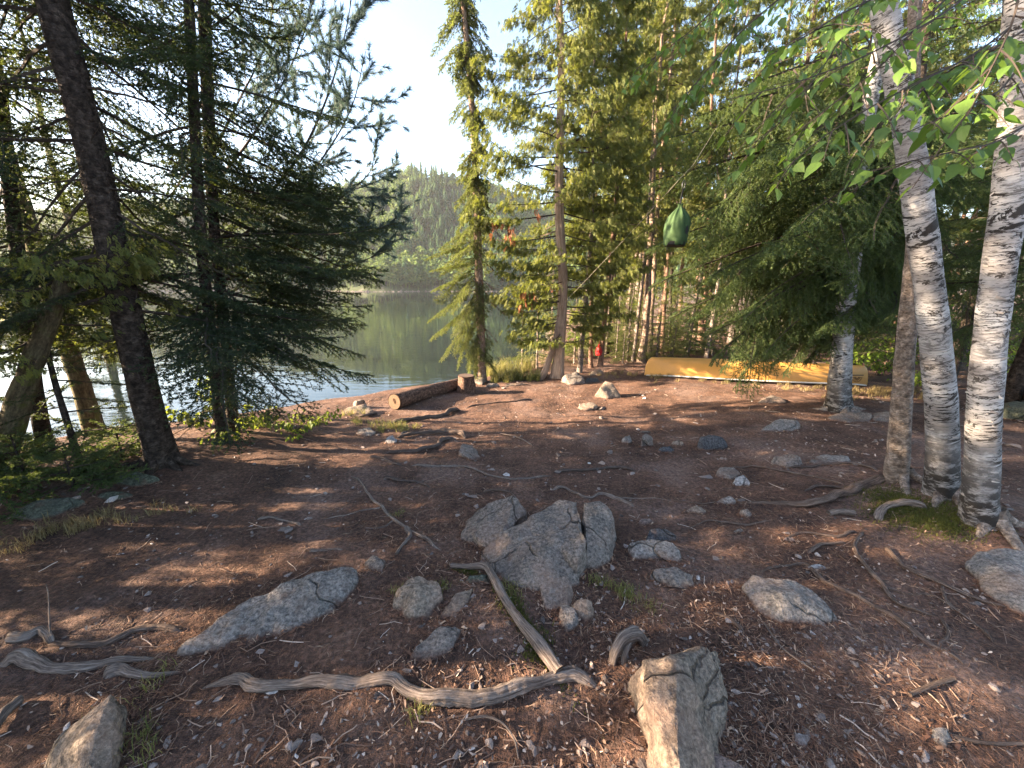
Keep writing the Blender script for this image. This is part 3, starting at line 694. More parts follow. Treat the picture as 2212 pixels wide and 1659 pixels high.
rock([(1016, 828, .0), (1020, 812, .16), (1036, 806, .18), (1046, 816, .1), (1042, 832, 0)], 'grey_rock', 'grey stone wedged between the stump and the ragged spruce', 'rocks along the shore', .035, .06, seed=57)
rock([(1048, 838, 0), (1054, 826, .1), (1074, 826, .1), (1082, 836, 0)], 'grey_rock', 'grey stone in front of the ragged spruce trunk', 'rocks along the shore', .035, .06, seed=58)
rock([(1068, 822, 0), (1074, 808, .12), (1096, 806, .12), (1104, 818, 0)], 'pale_rock', 'pale stone right of the ragged spruce trunk', 'rocks along the shore', .035, .06, seed=59)
rock([(1085, 836, 0), (1095, 826, .08), (1130, 824, .09), (1150, 832, 0)], 'tan_rock', 'buff slab at the shore grass left of the cedar', 'rocks along the shore', .035, .04, seed=60)
rock([(1210, 825, 0), (1220, 808, .19), (1244, 804, .22), (1262, 818, .12), (1264, 830, 0), (1230, 832, 0)], 'grey_rock', 'rough boulder with a sunlit side at the right foot of the cedar', None, .035, .07, back=.1, seed=62, soft=1)
rock([(1262, 828, 0), (1268, 816, .08), (1290, 814, .09), (1302, 826, 0)], 'dark_rock', 'dark low stone right of the boulder at the cedar foot', None, .035, .05, seed=63)
rock([(1272, 812, 0), (1278, 799, .12), (1298, 797, .14), (1306, 810, 0)], 'tan_rock', 'tan stone at the foot of the tree with the red bag', None, .035, .05, seed=64)
rock([(2160, 905, 0), (2170, 875, .2), (2230, 866, .25), (2300, 890, .1), (2290, 920, 0)], 'mossy_rock', 'greenish rock at the right edge behind the birches', None, .04, .05, back=.2, seed=65)

# ------------------------------------------------------------------ roots
def root(pts, r0, r1, mat, label, n=110, up=0.45, group=None, wig=0.012, parent_branches=(), seed=0, flat=0.8, name='tree_root', knots=0.22, bury=True, cat='root'):
    P = np.array([gp(a, b) for a, b in pts])
    Q = smooth_path(P, n)
    t = np.linspace(0, 1, n)
    rad = (r0 + (r1 - r0) * t)
    rad = rad * (1 + knots * fbm(np.stack([t * np.linalg.norm(np.diff(Q, axis=0), axis=1).sum() * 4.5, t * 0, t * 0 + seed], -1), 1.0, 2, 90 + seed))
    L = np.linalg.norm(np.diff(Q, axis=0), axis=1).sum()
    w = fbm(np.stack([t * L * 5.5, t * 0 + seed * 3.1, t * 0], -1), 1.0, 2, 33)
    side = norm(np.cross(np.gradient(Q, axis=0), [0, 0, 1.0]))
    Q = Q + side * (wig * w)[:, None]
    hb = fbm(np.stack([t * L * 3.0, t * 0, t * 0 + seed * 1.7], -1), 1.0, 2, 35)
    zz = ground(Q[:, 0], Q[:, 1]) + micro(Q[:, 0], Q[:, 1])
    hb2 = fbm(np.stack([t * L * 6.0, t * 0 + 4.2, t * 0 + seed], -1), 1.0, 2, 36)
    Q[:, 2] = zz + rad * (up + .12 + 0.75 * hb + .12 * hb2)
    if bury:
        e = np.clip(np.minimum(t, 1 - t) / 0.07, 0, 1)
        Q[:, 2] -= (1 - e) * rad * 1.2
        rad = rad * (0.55 + 0.45 * e)
    org = np.array([Q[n // 2][0], Q[n // 2][1], gz(Q[n // 2][0], Q[n // 2][1])])
    mb = MB()
    grooves = lambda L_, th: 1 + 0.12 * np.sin(th * 3 + L_ * 5 + seed) + 0.07 * np.sin(th * 8 - L_ * 4 + 2 * np.sin(L_ * 11))
    tube(mb, Q - org, rad, 22, 0.15, 1.6 / max(r0, .008) * 0.32, seed, flat, grooves)
    for bp, b0, b1 in parent_branches:
        B = smooth_path(np.array([gp(a, b) for a, b in bp]), 30)
        B[:, 2] = ground(B[:, 0], B[:, 1]) + micro(B[:, 0], B[:, 1]) + 0.35 * np.linspace(b0, b1, 30)
        tube(mb, B - org, np.linspace(b0, b1, 30), 10, 0.2, 8, seed + 5, flat, grooves)
    o = mb.build(name, M[mat], None, True, org)
    return tag(o, label, cat, group)
RG = 'exposed tree roots across the path'
root([(440, 1482), (480, 1472), (520, 1474), (545, 1490), (600, 1492), (680, 1480), (760, 1474), (815, 1468), (855, 1472), (880, 1496), (925, 1516), (1000, 1518), (1080, 1504), (1150, 1486), (1205, 1462), (1240, 1458), (1300, 1482)],
     .018, .029, 'root_wood', 'thick weathered root snaking across the foreground below the mossy stick', 260, .6, RG, .008, seed=1, flat=.85)
root([(0, 1440), (40, 1428), (75, 1436), (110, 1446), (200, 1440), (270, 1428), (340, 1420)], .030, .008, 'root_wood', 'thick grey root at the left edge, upper of two near the sharp pinkish rock', 90, .5, RG, .008, seed=2)
root([(225, 1462), (255, 1452), (290, 1460), (330, 1462), (390, 1450)], .026, .008, 'root_wood', 'short knobbly root just above the sharp pinkish rock', 60, .5, RG, .006, seed=3)
root([(15, 1385), (60, 1378), (85, 1366), (100, 1372), (115, 1388)], .024, .018, 'root_wood', 'stubby hooked root at the left edge', 60, .6, RG, .006, seed=4)
root([(100, 1386), (160, 1398), (240, 1388), (280, 1370), (330, 1360), (395, 1362)], .014, .016, 'root_brown', 'long low brown root leading to the tip of the whale backed rock', 80, .4, RG, .008, seed=5)
root([(-10, 1590), (15, 1550), (45, 1520)], .025, .02, 'root_wood', 'pale root stub at the left edge of the bottom corner', 40, .6, RG, .004, seed=6)
root([(762, 1028), (788, 1050), (796, 1076), (822, 1096), (852, 1126), (890, 1150), (955, 1187)], .011, .012, 'root_wood', 'forked pale root running down to the left of the bedrock', 90, .55, RG, .012,
     [([(878, 1142), (886, 1160), (868, 1182), (856, 1200)], .018, .012), ([(822, 1098), (770, 1106), (700, 1124)], .008, .005), ([(850, 1126), (830, 1140), (790, 1142)], .008, .004)], seed=7)
root([(556, 1122), (590, 1119), (620, 1128), (648, 1136)], .014, .010, 'root_wood', 'short pale root alone on the shaded earth left of the forked root', 40, .45, RG, seed=8)
root([(668, 1192), (700, 1190), (742, 1190)], .010, .008, 'root_wood', 'small pale root above the whale backed rock', 30, .45, RG, seed=9)
root([(845, 916), (880, 910), (920, 904), (955, 899), (980, 890), (995, 886)], .032, .045, 'root_dark', 'uppermost of the dark exposed roots below the log', 60, .8, RG, seed=10)
root([(855, 948), (890, 941), (930, 939), (965, 938), (990, 941), (1006, 946)], .024, .042, 'root_dark', 'dark root with a broken right end, second below the log', 60, .8, RG, seed=11)
root([(830, 980), (870, 977), (910, 973), (940, 966), (958, 952), (985, 948)], .024, .026, 'root_dark', 'dark crooked root, third below the log', 60, .8, RG, seed=12)
root([(795, 991), (820, 991), (845, 998), (868, 1008)], .026, .014, 'root_dark', 'short humped root left below the crooked dark root', 40, .5, RG, seed=13)
root([(890, 1006), (940, 1008), (985, 1006), (1020, 1012), (1060, 1030), (1095, 1035), (1190, 1028)], .018, .009, 'root_wood', 'long pale root curving over the middle of the clearing', 80, .5, RG, seed=14)
root([(828, 1032), (860, 1037), (890, 1040), (930, 1052)], .020, .008, 'root_dark', 'short bent root left of the long pale curving root', 40, .5, RG, seed=15)
root([(1198, 1022), (1230, 1016), (1262, 1018), (1300, 1013), (1340, 1011), (1375, 1019)], .017, .015, 'root_dark', 'dark wavy root in the middle of the clearing beyond the bedrock', 60, .6, RG, seed=16)
root([(1190, 1056), (1215, 1054), (1240, 1066), (1275, 1076), (1300, 1070), (1330, 1078), (1375, 1098)], .018, .016, 'root_wood', 'knotted grey root just behind the bedrock', 80, .7, RG, .014, [([(1330, 1078), (1380, 1076), (1450, 1080)], .008, .005)], seed=17)
root([(1042, 1064), (1070, 1061), (1095, 1066), (1115, 1078)], .016, .014, 'root_brown', 'stubby root touching the back of the wedge shaped block', 40, .6, RG, seed=18)
root([(1912, 1030), (1880, 1042), (1835, 1060), (1790, 1080), (1740, 1092), (1660, 1088), (1590, 1086)], .050, .010, 'root_brown', 'thick tapering root leaving the grey barked tree towards the path', 80, .35, RG, .02, seed=19)
root([(1700, 1012), (1740, 1010), (1790, 1003), (1850, 1006), (1900, 1018)], .010, .018, 'root_dark', 'dark root behind the thick tapering root', 60, .6, RG, seed=20)
root([(1560, 1012), (1620, 1008), (1690, 1020), (1760, 1032), (1830, 1048)], .010, .012, 'root_brown', 'thin brown root running from the paired flat stones to the grey barked tree', 60, .5, RG, seed=21)
root([(1735, 1060), (1770, 1052), (1810, 1056), (1845, 1060)], .012, .012, 'root_dark', 'short dark root above the thick tapering root', 40, .6, RG, seed=22)
root([(1898, 1122), (1912, 1102), (1945, 1094), (1998, 1096)], .024, .034, 'root_wood', 'stout grey root emerging from the moss of the birches', 50, .8, RG, seed=23)
root([(1640, 1235), (1690, 1222), (1735, 1222), (1780, 1258), (1850, 1290), (1940, 1340), (2010, 1390), (2085, 1428)], .010, .014, 'root_brown', 'longest straight root slanting over the right foreground', 110, .8, RG, seed=24)
root([(1862, 1148), (1850, 1182), (1870, 1232), (1902, 1266), (1945, 1312), (2015, 1332)], .014, .010, 'root_brown', 'winding thin root falling from the mossy birch foot', 90, .8, RG, seed=25)
root([(1915, 1182), (1960, 1232), (2030, 1262), (2100, 1292), (2180, 1312)], .018, .008, 'root_brown', 'root running from the birches towards the right edge', 80, .7, RG, seed=26)
root([(1742, 1195), (1775, 1178), (1830, 1172)], .012, .010, 'root_brown', 'arched little root left of the winding thin root', 40, .8, RG, seed=27)
root([(1700, 1165), (1740, 1150), (1800, 1160), (1850, 1150)], .008, .011, 'root_brown', 'faint root in the needles between the winding root and the wood chip', 50, .6, RG, seed=41)
root([(2030, 1262), (2050, 1310), (2105, 1345), (2150, 1390)], .009, .006, 'root_brown', 'side root dropping from the root near the right edge', 50, .7, RG, seed=42)
root([(1905, 1268), (1960, 1285), (2010, 1290), (2060, 1322)], .008, .006, 'root_brown', 'thin root crossing between the winding root and the right boulder', 50, .7, RG, seed=43)
root([(1480, 1140), (1530, 1128), (1600, 1134), (1660, 1126)], .007, .008, 'root_brown', 'thin level root behind the egg shaped stone', 50, .6, RG, seed=44)
root([(2120, 1130), (2160, 1150), (2215, 1162)], .016, .010, 'root_dark', 'dark root leaving the right birch towards the edge', 40, .6, RG, seed=45)
root([(1010, 880), (1060, 872), (1110, 868), (1150, 862)], .012, .016, 'root_brown', 'sunlit root right of the log on the red needles', 50, .6, RG, seed=46)
root([(1545, 1322), (1570, 1335), (1605, 1362)], .007, .010, 'root_brown', 'short peeled root beside the sunlit gravel', 40, .6, RG, seed=28)
root([(2040, 1340), (2045, 1378), (2030, 1400), (2085, 1440)], .008, .008, 'root_brown', 'twiggy forked root end at the far right of the gravel', 50, .6, RG, seed=29)
root([(1450, 1080), (1500, 1088), (1545, 1086), (1600, 1078)], .007, .006, 'root_brown', 'thin root behind the sunlit flat stone', 50, .5, RG, seed=30)
root([(700, 900), (740, 897), (790, 902), (815, 893)], .02, .03, 'root_dark', 'dark root at the very brink of the bank left of the log', 50, .7, RG, seed=31)

def stick3(pts, r0, r1, mat, label, name, cat, n=60, seed=0, parent=None, rough=.12):
    """pts carry their own height above the ground"""
    P = smooth_path(np.array([gp(a, b, h) for a, b, h in pts]), n)
    org = P[n // 2].copy(); org[2] = gz(org[0], org[1])
    mb = MB(); t = np.linspace(0, 1, n)
    rad = (r0 + (r1 - r0) * t) * (1 + .12 * fbm(np.stack([t * 9, t * 0, t * 0 + seed], -1), 1, 2, 7))
    tube(mb, P - org, rad, 14, rough, 12, seed, .9, lambda L_, th: 1 + 0.12 * np.sin(th * 5 + L_ * 6) + .08 * np.sin(th * 3 - L_ * 4))
    return tag(mb.build(name, M[mat], None, True, org), label, cat)
stick3([(975, 1221, .02), (1010, 1224, .03), (1045, 1222, .05), (1066, 1250, .05), (1085, 1285, .05), (1120, 1335, .05), (1165, 1390, .045), (1208, 1450, .03)], .016, .028, 'root_wood', 'straight weathered stick with moss along it, leaning down from the bedrock slab', 'fallen_stick', 'stick', 80, 3)
# arched root stub
P = [gp(1322, 1440, -.02), gp(1330, 1405, .06), gp(1345, 1378, .10), gp(1372, 1368, .09), gp(1386, 1385, .0)]
mb = MB(); Q = smooth_path(np.array(P), 40); org = np.array([Q[0][0], Q[0][1], gz(Q[0][0], Q[0][1])])
tube(mb, Q - org, np.linspace(.020, .030, 40), 14, .2, 14, 4, .9, lambda L_, th: 1 + .2 * np.sin(th * 4 + L_ * 5))
P = [gp(1345, 1445, -.02), gp(1350, 1410, .05), gp(1362, 1385, .07), gp(1380, 1375, .06)]
tube(mb, smooth_path(np.array(P), 30) - org, np.linspace(.012, .018, 30), 10, .2, 14, 5, .9)
tag(mb.build('root_stub', M['root_wood'], None, True, org), 'arched grey root stub curling out of the earth behind the tall tan rock', 'root')
# chip of wood
stick3([(1790, 1108, .02), (1815, 1104, .035), (1845, 1108, .02)], .022, .016, 'root_wood', 'pale splintered wood chip below the thick tapering root', 'wood_chip', 'wood chip', 24, 8, rough=.4)
TW = 'single twigs lying in the foreground'
stick3([(1650, 1345, .01), (1690, 1400, .012), (1760, 1450, .01)], .004, .003, 'root_wood', 'thin straight pale twig on the sunlit gravel', 'fallen_twig', 'twig', 20, 1, rough=.05)
stick3([(1965, 1500, .015), (2020, 1478, .02), (2062, 1466, .015)], .010, .007, 'root_brown', 'stout brown twig on the shaded gravel at right', 'fallen_twig', 'twig', 20, 2, rough=.1)
stick3([(1000, 1555, .01), (1050, 1548, .02), (1085, 1562, .02), (1112, 1600, .01), (1120, 1640, .008)], .005, .003, 'root_wood', 'curved pale twig with a dead leaf below the thick foreground root', 'fallen_twig', 'twig', 30, 3, rough=.05)
stick3([(2000, 1572, .01), (2100, 1600, .012), (2215, 1608, .01)], .007, .006, 'root_dark', 'long dark twig at the lower right edge', 'fallen_twig', 'twig', 24, 4, rough=.1)
stick3([(1075, 935, .01), (1120, 945, .02), (1150, 962, .01)], .008, .006, 'root_wood', 'thin pale stick alone in the lit middle of the clearing', 'fallen_twig', 'twig', 20, 5, rough=.1)
stick3([(100, 1262, .01), (105, 1300, .1), (108, 1370, .02)][::-1], .0035, .002, 'root_wood', 'thin dead stem standing up by the hooked root', 'dead_plant', 'plant', 20, 6, rough=.1)
# ------------------------------------------------------------------ felled log and stump
a, b = gp(852, 868, .13), gp(1000, 825, .13)
lg = empty('felled_log', (*((a + b) / 2)[:2], gz(*((a + b) / 2)[:2])))
tag(lg, 'felled brown log with a sawn end lying along the bank', 'log')
o3 = np.array(lg.location)
t = np.linspace(0, 1, 40)[:, None]
tube(MB_ := MB(), a * (1 - t) + b * t - o3 + np.array([0, 0, .01]) * np.sin(t * 5), np.linspace(.135, .115, 40), 28, .05, 5, 3, 1, None, True)
MB_.build('bark', M['log_bark'], lg, True)
d = norm(a - b); F = frame_x(d)
def disc(mb, c, F, r, n=28, off=0.0, jag=0.0, seed=0, rot=0.0):
    rr = np.random.default_rng(seed)
    th = np.linspace(0, 6.283, n, endpoint=False)
    ra = r * (1 + jag * rr.normal(size=n))
    V = c + off * F[:, 0] + np.outer(ra * np.cos(th), F[:, 1]) + np.outer(ra * np.sin(th), F[:, 2])
    V = np.vstack([V, c + off * F[:, 0]])
    mb.add(V, [(k, (k + 1) % n, n) for k in range(n)])
mb = MB(); disc(mb, a - o3, F, .128, 28, .006); se = mb.build('sawn_end', M['log_end'], lg)
mb = MB(); disc(mb, a - o3 + F @ np.array([0, .01, .02]), F, .035, 11, .0095, .35, 5); mb.build('rot_hole', M['rot'], se)
sp = gp(1006, 848); st = empty('tree_stump', (sp[0], sp[1], gz(sp[0], sp[1])))
tag(st, 'short dark sawn stump at the far end of the felled log', 'stump')
mb = MB(); P = np.array([(0, 0, -.15), (0, 0, .05), (.01, 0, .2), (.02, 0, .36)])
tube(mb, smooth_path(P, 16), np.array([.23, .21, .19, .18, .175, .17, .168, .165, .163, .16, .16, .16, .16, .16, .16, .16]), 24, .12, 6, 8, 1, lambda L_, th: 1 + .12 * np.sin(th * 4 + 1))
mb.build('bark', M['log_bark'], st, True)
mb = MB(); disc(mb, np.array([.02, 0, .36]), frame_x((0.05, 0, 1)), .152, 24, .006); mb.build('sawn_top', M['root_brown'], st)
# ------------------------------------------------------------------ foliage templates
def needles(mb, A, B, spacing, length, width, rs, flat=0.5, ang=0.95, var=(0.25, 0.75), tip=True):
    """needle triangles along the shoots A->B"""
    A, B = np.asarray(A, float), np.asarray(B, float)
    L = np.linalg.norm(B - A, axis=1)
    k = np.maximum(2, np.round(L / spacing).astype(int))
    idx = np.repeat(np.arange(len(A)), k); n = len(idx)
    t = rs.random(n) * 1.04
    D = norm(B - A)[idx]
    P = A[idx] + (B - A)[idx] * t[:, None]
    up = np.array([0, 0, 1.0]); S_ = norm(np.cross(D, up + 1e-3 * rs.normal(size=(n, 3)))); U = np.cross(S_, D)
    th = rs.random(n) * 6.283
    sx, ux = np.cos(th), np.sin(th) * (1 - flat) + 0.25 * flat
    dr = norm(S_ * sx[:, None] + U * ux[:, None])
    a = ang * rs.uniform(0.65, 1.15, n)
    N = D * np.cos(a)[:, None] + dr * np.sin(a)[:, None]
    ln = length * rs.uniform(0.7, 1.2, n)
    W = norm(np.cross(N, rs.normal(size=(n, 3)))) * (width * 0.5)
    V = np.empty((n, 3, 3)); V[:, 0] = P - W; V[:, 1] = P + W; V[:, 2] = P + N * ln[:, None]
    sv = rs.uniform(var[0], var[1], len(A))[idx] + rs.normal(0, .06, n)
    mb.add(V.reshape(-1, 3), np.arange(n * 3).reshape(-1, 3), None, np.clip(np.repeat(sv, 3), 0, 1))
def sticks(mb, A, B, ra, rb, var=0.3):
    """three sided twigs"""
    A, B = np.asarray(A, float), np.asarray(B, float); n = len(A)
    if n == 0: return
    D = norm(B - A); S_ = norm(np.cross(D, np.array([0.13, 0.2, 1.0]))); U = np.cross(S_, D)
    V = np.empty((n, 6, 3))
    ra = np.broadcast_to(np.asarray(ra, float), (n,)); rb = np.broadcast_to(np.asarray(rb, float), (n,))
    for j in range(3):
        c, s_ = math.cos(2.094 * j), math.sin(2.094 * j)
        o = S_ * c + U * s_
        V[:, j] = A + o * ra[:, None]; V[:, 3 + j] = B + o * rb[:, None]
    i = np.arange(n)[:, None] * 6
    f = np.concatenate([i + np.array([[j, (j + 1) % 3, 3 + (j + 1) % 3, 3 + j]]) for j in range(3)])
    mb.add(V.reshape(-1, 3), None, f, var)
def chain(P): return P[:-1], P[1:]
def bough(L, seed, lod=0, droop=0.25, lift=0.10, wide=0.42, dense=1.0, bare=0.12, hang=0.15, nw=1.0, twig=0.10):
    """one conifer bough along +x. lod 0 = single needles, 1 = needle groups, 2 = coarse. Returns (wood, needles)"""
    rs = np.random.default_rng(seed)
    wood, nd = MB(), MB()
    step = (0.055, 0.075, 0.11)[lod] / dense
    tstep = (0.035, 0.05, 0.085)[lod] / dense
    n = 14; t = np.linspace(0, 1, n)
    main = np.stack([L * t * (1 - .03 * t), 0.05 * L * np.cumsum(rs.normal(0, .5, n)) / 4, -droop * L * t ** 1.6 + lift * L * t ** 4], -1)
    main[0] = 0
    a, b = chain(main); r0 = 0.004 + 0.0075 * L
    rr = r0 * (1 - .85 * t); sticks(wood, a, b, rr[:-1], rr[1:])
    SA, SB = [], []
    k0 = int(n * .35); SA += list(main[k0:-1]); SB += list(main[k0 + 1:])
    s, side = bare * L, 1
    WA, WB, WR = [], [], []
    while s < L * 0.985:
        f = s / L; p = np.array([np.interp(f, t, main[:, j]) for j in range(3)])
        side = -side
        l = wide * L * (min(1, f / 0.30) ** .6) * (1 - f) ** 0.75 * rs.uniform(.55, 1.15) + 0.05
        an = rs.uniform(.75, 1.1)
        m = max(3, int(l / 0.09)); tt = np.linspace(0, 1, m + 1)
        bend = rs.normal(0, .12)
        q = np.stack([p[0] + l * (math.cos(an) * tt + .16 * tt ** 2), p[1] + side * l * math.sin(an) * tt * (1 - .12 * tt), p[2] - hang * l * tt ** 1.5 + bend * l * tt * .6], -1)
        WA += list(q[:-1]); WB += list(q[1:]); WR += list(0.0016 + .0035 * l * (1 - tt[:-1]))
        SA += list(q[(1 if m > 3 else 0):-1]); SB += list(q[(2 if m > 3 else 1):])
        u, s2 = 0.10 * l, 1
        while u < l * .96:
            g = u / l; s2 = -s2
            c = np.array([np.interp(g, tt, q[:, j]) for j in range(3)])
            d = norm(q[-1] - q[0]); y = norm(np.cross([0, 0, 1.0], d))
            ll = min(twig * 1.5, twig * (.45 + rs.random()) * (1.15 - .7 * g) * (0.5 + 2.0 * min(l, .5)))
            e = d * .70 + y * s2 * .72 + np.array([0, 0, rs.normal(-.18 - hang * .6, .16)])
            SA.append(c); SB.append(c + norm(e) * ll)
            u += tstep * rs.uniform(.7, 1.3)
        s += step * rs.uniform(.6, 1.4)
    sticks(wood, WA, WB, np.array(WR), np.array(WR) * .75)
    sp, ln, wd = ((0.0036, .0210, .0085), (0.0085, .032, .0125), (0.016, .048, .023))[lod]
    needles(nd, SA, SB, sp / nw, ln, wd, rs, flat=.45)
    return wood, nd
def place(o, t, Mx, sc=1.0):
    o.location = [float(c) for c in t]
    o.rotation_euler = Matrix([list(map(float, q)) for q in Mx]).to_euler()
    o.scale = (sc, sc, sc)
_BM = {}
def bough_set(key, mats, specs):
    """a few bough meshes (wood + needles) shared by every tree of a kind"""
    out = []
    for k, sp in enumerate(specs):
        w, nd = bough(**sp)
        out.append((sp['L'], w.mesh(key + '_wood', mats[0]), nd.mesh(key + '_needles', mats[1])))
    _BM[key] = out
    return out
def add_bough(root, kit, p, d, L, rs, roll=0.0, mat=None):
    best = sorted(kit, key=lambda q: abs(math.log(q[0] / L)) + .25 * rs.random())[0]
    Mx = frame_x(d, roll); sc = L / best[0]
    o = bpy.data.objects.new('branch', best[1]); COL.objects.link(o); o.parent = root; place(o, p, Mx, sc)
    f = bpy.data.objects.new('needles', best[2]); COL.objects.link(f); f.parent = o
    return o
def along(P, h):
    """point of a trunk path at height h above its base"""
    z = P[:, 2] - P[0, 2]
    return np.array([np.interp(h, z, P[:, j]) for j in range(3)]) if h <= z[-1] else P[-1]
def trunk_path(pts, Y, top=None, lean=None, base_h=-0.12, n=60):
    """trunk through picture points in the upright plane at distance Y, carried on above the frame to height top"""
    P = [vp(a, b, Y) for a, b in pts]
    P[0][2] = gz(P[0][0], P[0][1]) + base_h
    P = np.array(P)
    if top is not None and top > P[-1][2] - P[0][2]:
        d = P[-1] - P[-2]; d = d / max(d[2], .1)
        if lean is not None: d = np.array([lean[0], lean[1], 1.0])
        P = np.vstack([P, P[-1] + d * (top - (P[-1][2] - P[0][2]))])
    return smooth_path(P, n)
def make_trunk(root, P, r0, r1, mat, flare=0.5, fh=0.25, nseg=18, rough=.10, seed=0, name='trunk', lob=None, power=.8):
    o3 = np.array(root.location)
    z = P[:, 2] - P[0, 2]; f = np.clip(z / z[-1], 0, 1)
    rad = r1 + (r0 - r1) * (1 - f) ** power
    rad = rad * (1 + flare * np.exp(-z / fh))
    if lob is None:
        hh = np.random.default_rng(seed).uniform(0, 6.28, 3)
        lob = lambda L_, th: 1 + (.16 * flare * 2 * np.exp(-L_ / (fh * 1.2)) + .02) * (np.sin(th * 3 + hh[0]) + .7 * np.sin(th * 5 + hh[1]))
    mb = MB(); tube(mb, P - o3, rad, nseg, rough, 5.0 / max(r0, .03) * .12, seed, 1.0, lob)
    return mb.build(name, M[mat], root, True)
def dress(root, P, kit, h0, h1, n, Lf, elev, seed, az=None, skip=None, roll=0.25):
    """hang n boughs on the trunk between heights h0 and h1; Lf(h) gives their length"""
    rs = np.random.default_rng(seed); o3 = np.array(root.location)
    for k in range(n):
        h = h0 + (h1 - h0) * (k + rs.uniform(-.5, .5) + .5) / n
        p = along(P, h)
        a = (k * 2.399 + rs.normal(0, .35)) if az is None else az(rs, k)
        if skip and skip(a, h, rs): continue
        e = elev(h) + rs.normal(0, .12)
        L = max(.15, Lf(h) * rs.uniform(.7, 1.2))
        e += rs.normal(0, .16); d = np.array([math.cos(a) * math.cos(e), math.sin(a) * math.cos(e), math.sin(e)])
        add_bough(root, kit, p - o3, d, L, rs, rs.normal(0, roll * 1.5))
def dead_twigs(root, P, h0, h1, n, L, mat, seed, name='dead_branches'):
    rs = np.random.default_rng(seed); o3 = np.array(root.location); mb = MB(); A, B, ra, rb = [], [], [], []
    for k in range(n):
        h = rs.uniform(h0, h1); p = along(P, h) - o3; a = rs.uniform(0, 6.283); l = L * rs.uniform(.4, 1.3)
        d = np.array([math.cos(a), math.sin(a), rs.uniform(-.5, .15)]); r = .0035 + .003 * l
        m = 5; q = p + np.outer(np.linspace(0, l, m), norm(d)) + np.cumsum(rs.normal(0, .02 * l, (m, 3)), 0) * np.linspace(0, 1, m)[:, None]
        rr = np.linspace(r, .001, m)
        for i in range(m - 1):
            A.append(q[i]); B.append(q[i + 1]); ra.append(rr[i]); rb.append(rr[i + 1])
            if i:
                e = q[i] + norm(d + rs.normal(0, .7, 3)) * l * rs.uniform(.1, .35)
                A.append(q[i]); B.append(e); ra.append(rr[i] * .6); rb.append(.0008)
    sticks(mb, A, B, ra, rb)
    return mb.build(name, M[mat], root)
def crown_conifer(H, h0, Lmax, n, seed, kit, low=1.0, elev=(-.25, .35), top_pow=.8, az=None):
    """merged crown for trees of the middle distance; kit = list of (L, wood, needles) builders"""
    rs = np.random.default_rng(seed); W, ND = MB(), MB()
    for k in range(n):
        f = (k + rs.uniform(0, 1)) / n; h = h0 + (H - h0) * f ** .9
        a = k * 2.399 + rs.normal(0, .4)
        L = max(.25, Lmax * ((1 - (h - h0) / (H - h0 + .01)) ** top_pow) * (low + (1 - low) * min(1, f * 4)) * rs.uniform(.65, 1.15))
        e = elev[0] + (elev[1] - elev[0]) * f + rs.normal(0, .12)
        d = (math.cos(a) * math.cos(e), math.sin(a) * math.cos(e), math.sin(e))
        b = kit[rs.integers(0, len(kit))]; Mx = frame_x(d, rs.normal(0, .25)); s_ = L / b[0]
        dv = rs.normal(0, .12)
        W.merge(b[1], Mx, (0, 0, h), 0, s_); ND.merge(b[2], Mx, (0, 0, h), dv, s_)
    return W, ND
def spray(seed):
    """a flat cedar spray along +x, in the xz plane"""
    rs = np.random.default_rng(seed); V, T = [], []
    def leafl(p, d, l, w):
        d = norm(d); n_ = norm(np.array([-d[2], rs.normal(0, .25), d[0]]))
        b = len(V); V.extend([p, p + d * l * .5 + n_ * w, p + d * l, p + d * l * .5 - n_ * w]); T.extend([(b, b + 1, b + 2), (b, b + 2, b + 3)])
    ax = lambda t: np.array([t * .15, .012 * math.sin(t * 4), -.02 * t * t])
    for k in range(7):
        t = .06 + .92 * k / 7
        for sgn in (-1, 1):
            l = (.066 * (1 - .55 * t)) * rs.uniform(.7, 1.3); an = rs.uniform(.6, 1.0) * sgn
            d = np.array([math.cos(an), rs.normal(0, .12), math.sin(an)])
            leafl(ax(t), d, l, l * .17)
            if k < 5: leafl(ax(t) + norm(d) * l * .45, np.array([math.cos(an * .3), rs.normal(0, .15), math.sin(an * .3)]), l * .6, l * .12)
    leafl(ax(.8), np.array([1, 0, 0]), .05, .008)
    return np.array(V), np.array(T)
SPR = [spray(k) for k in range(5)]
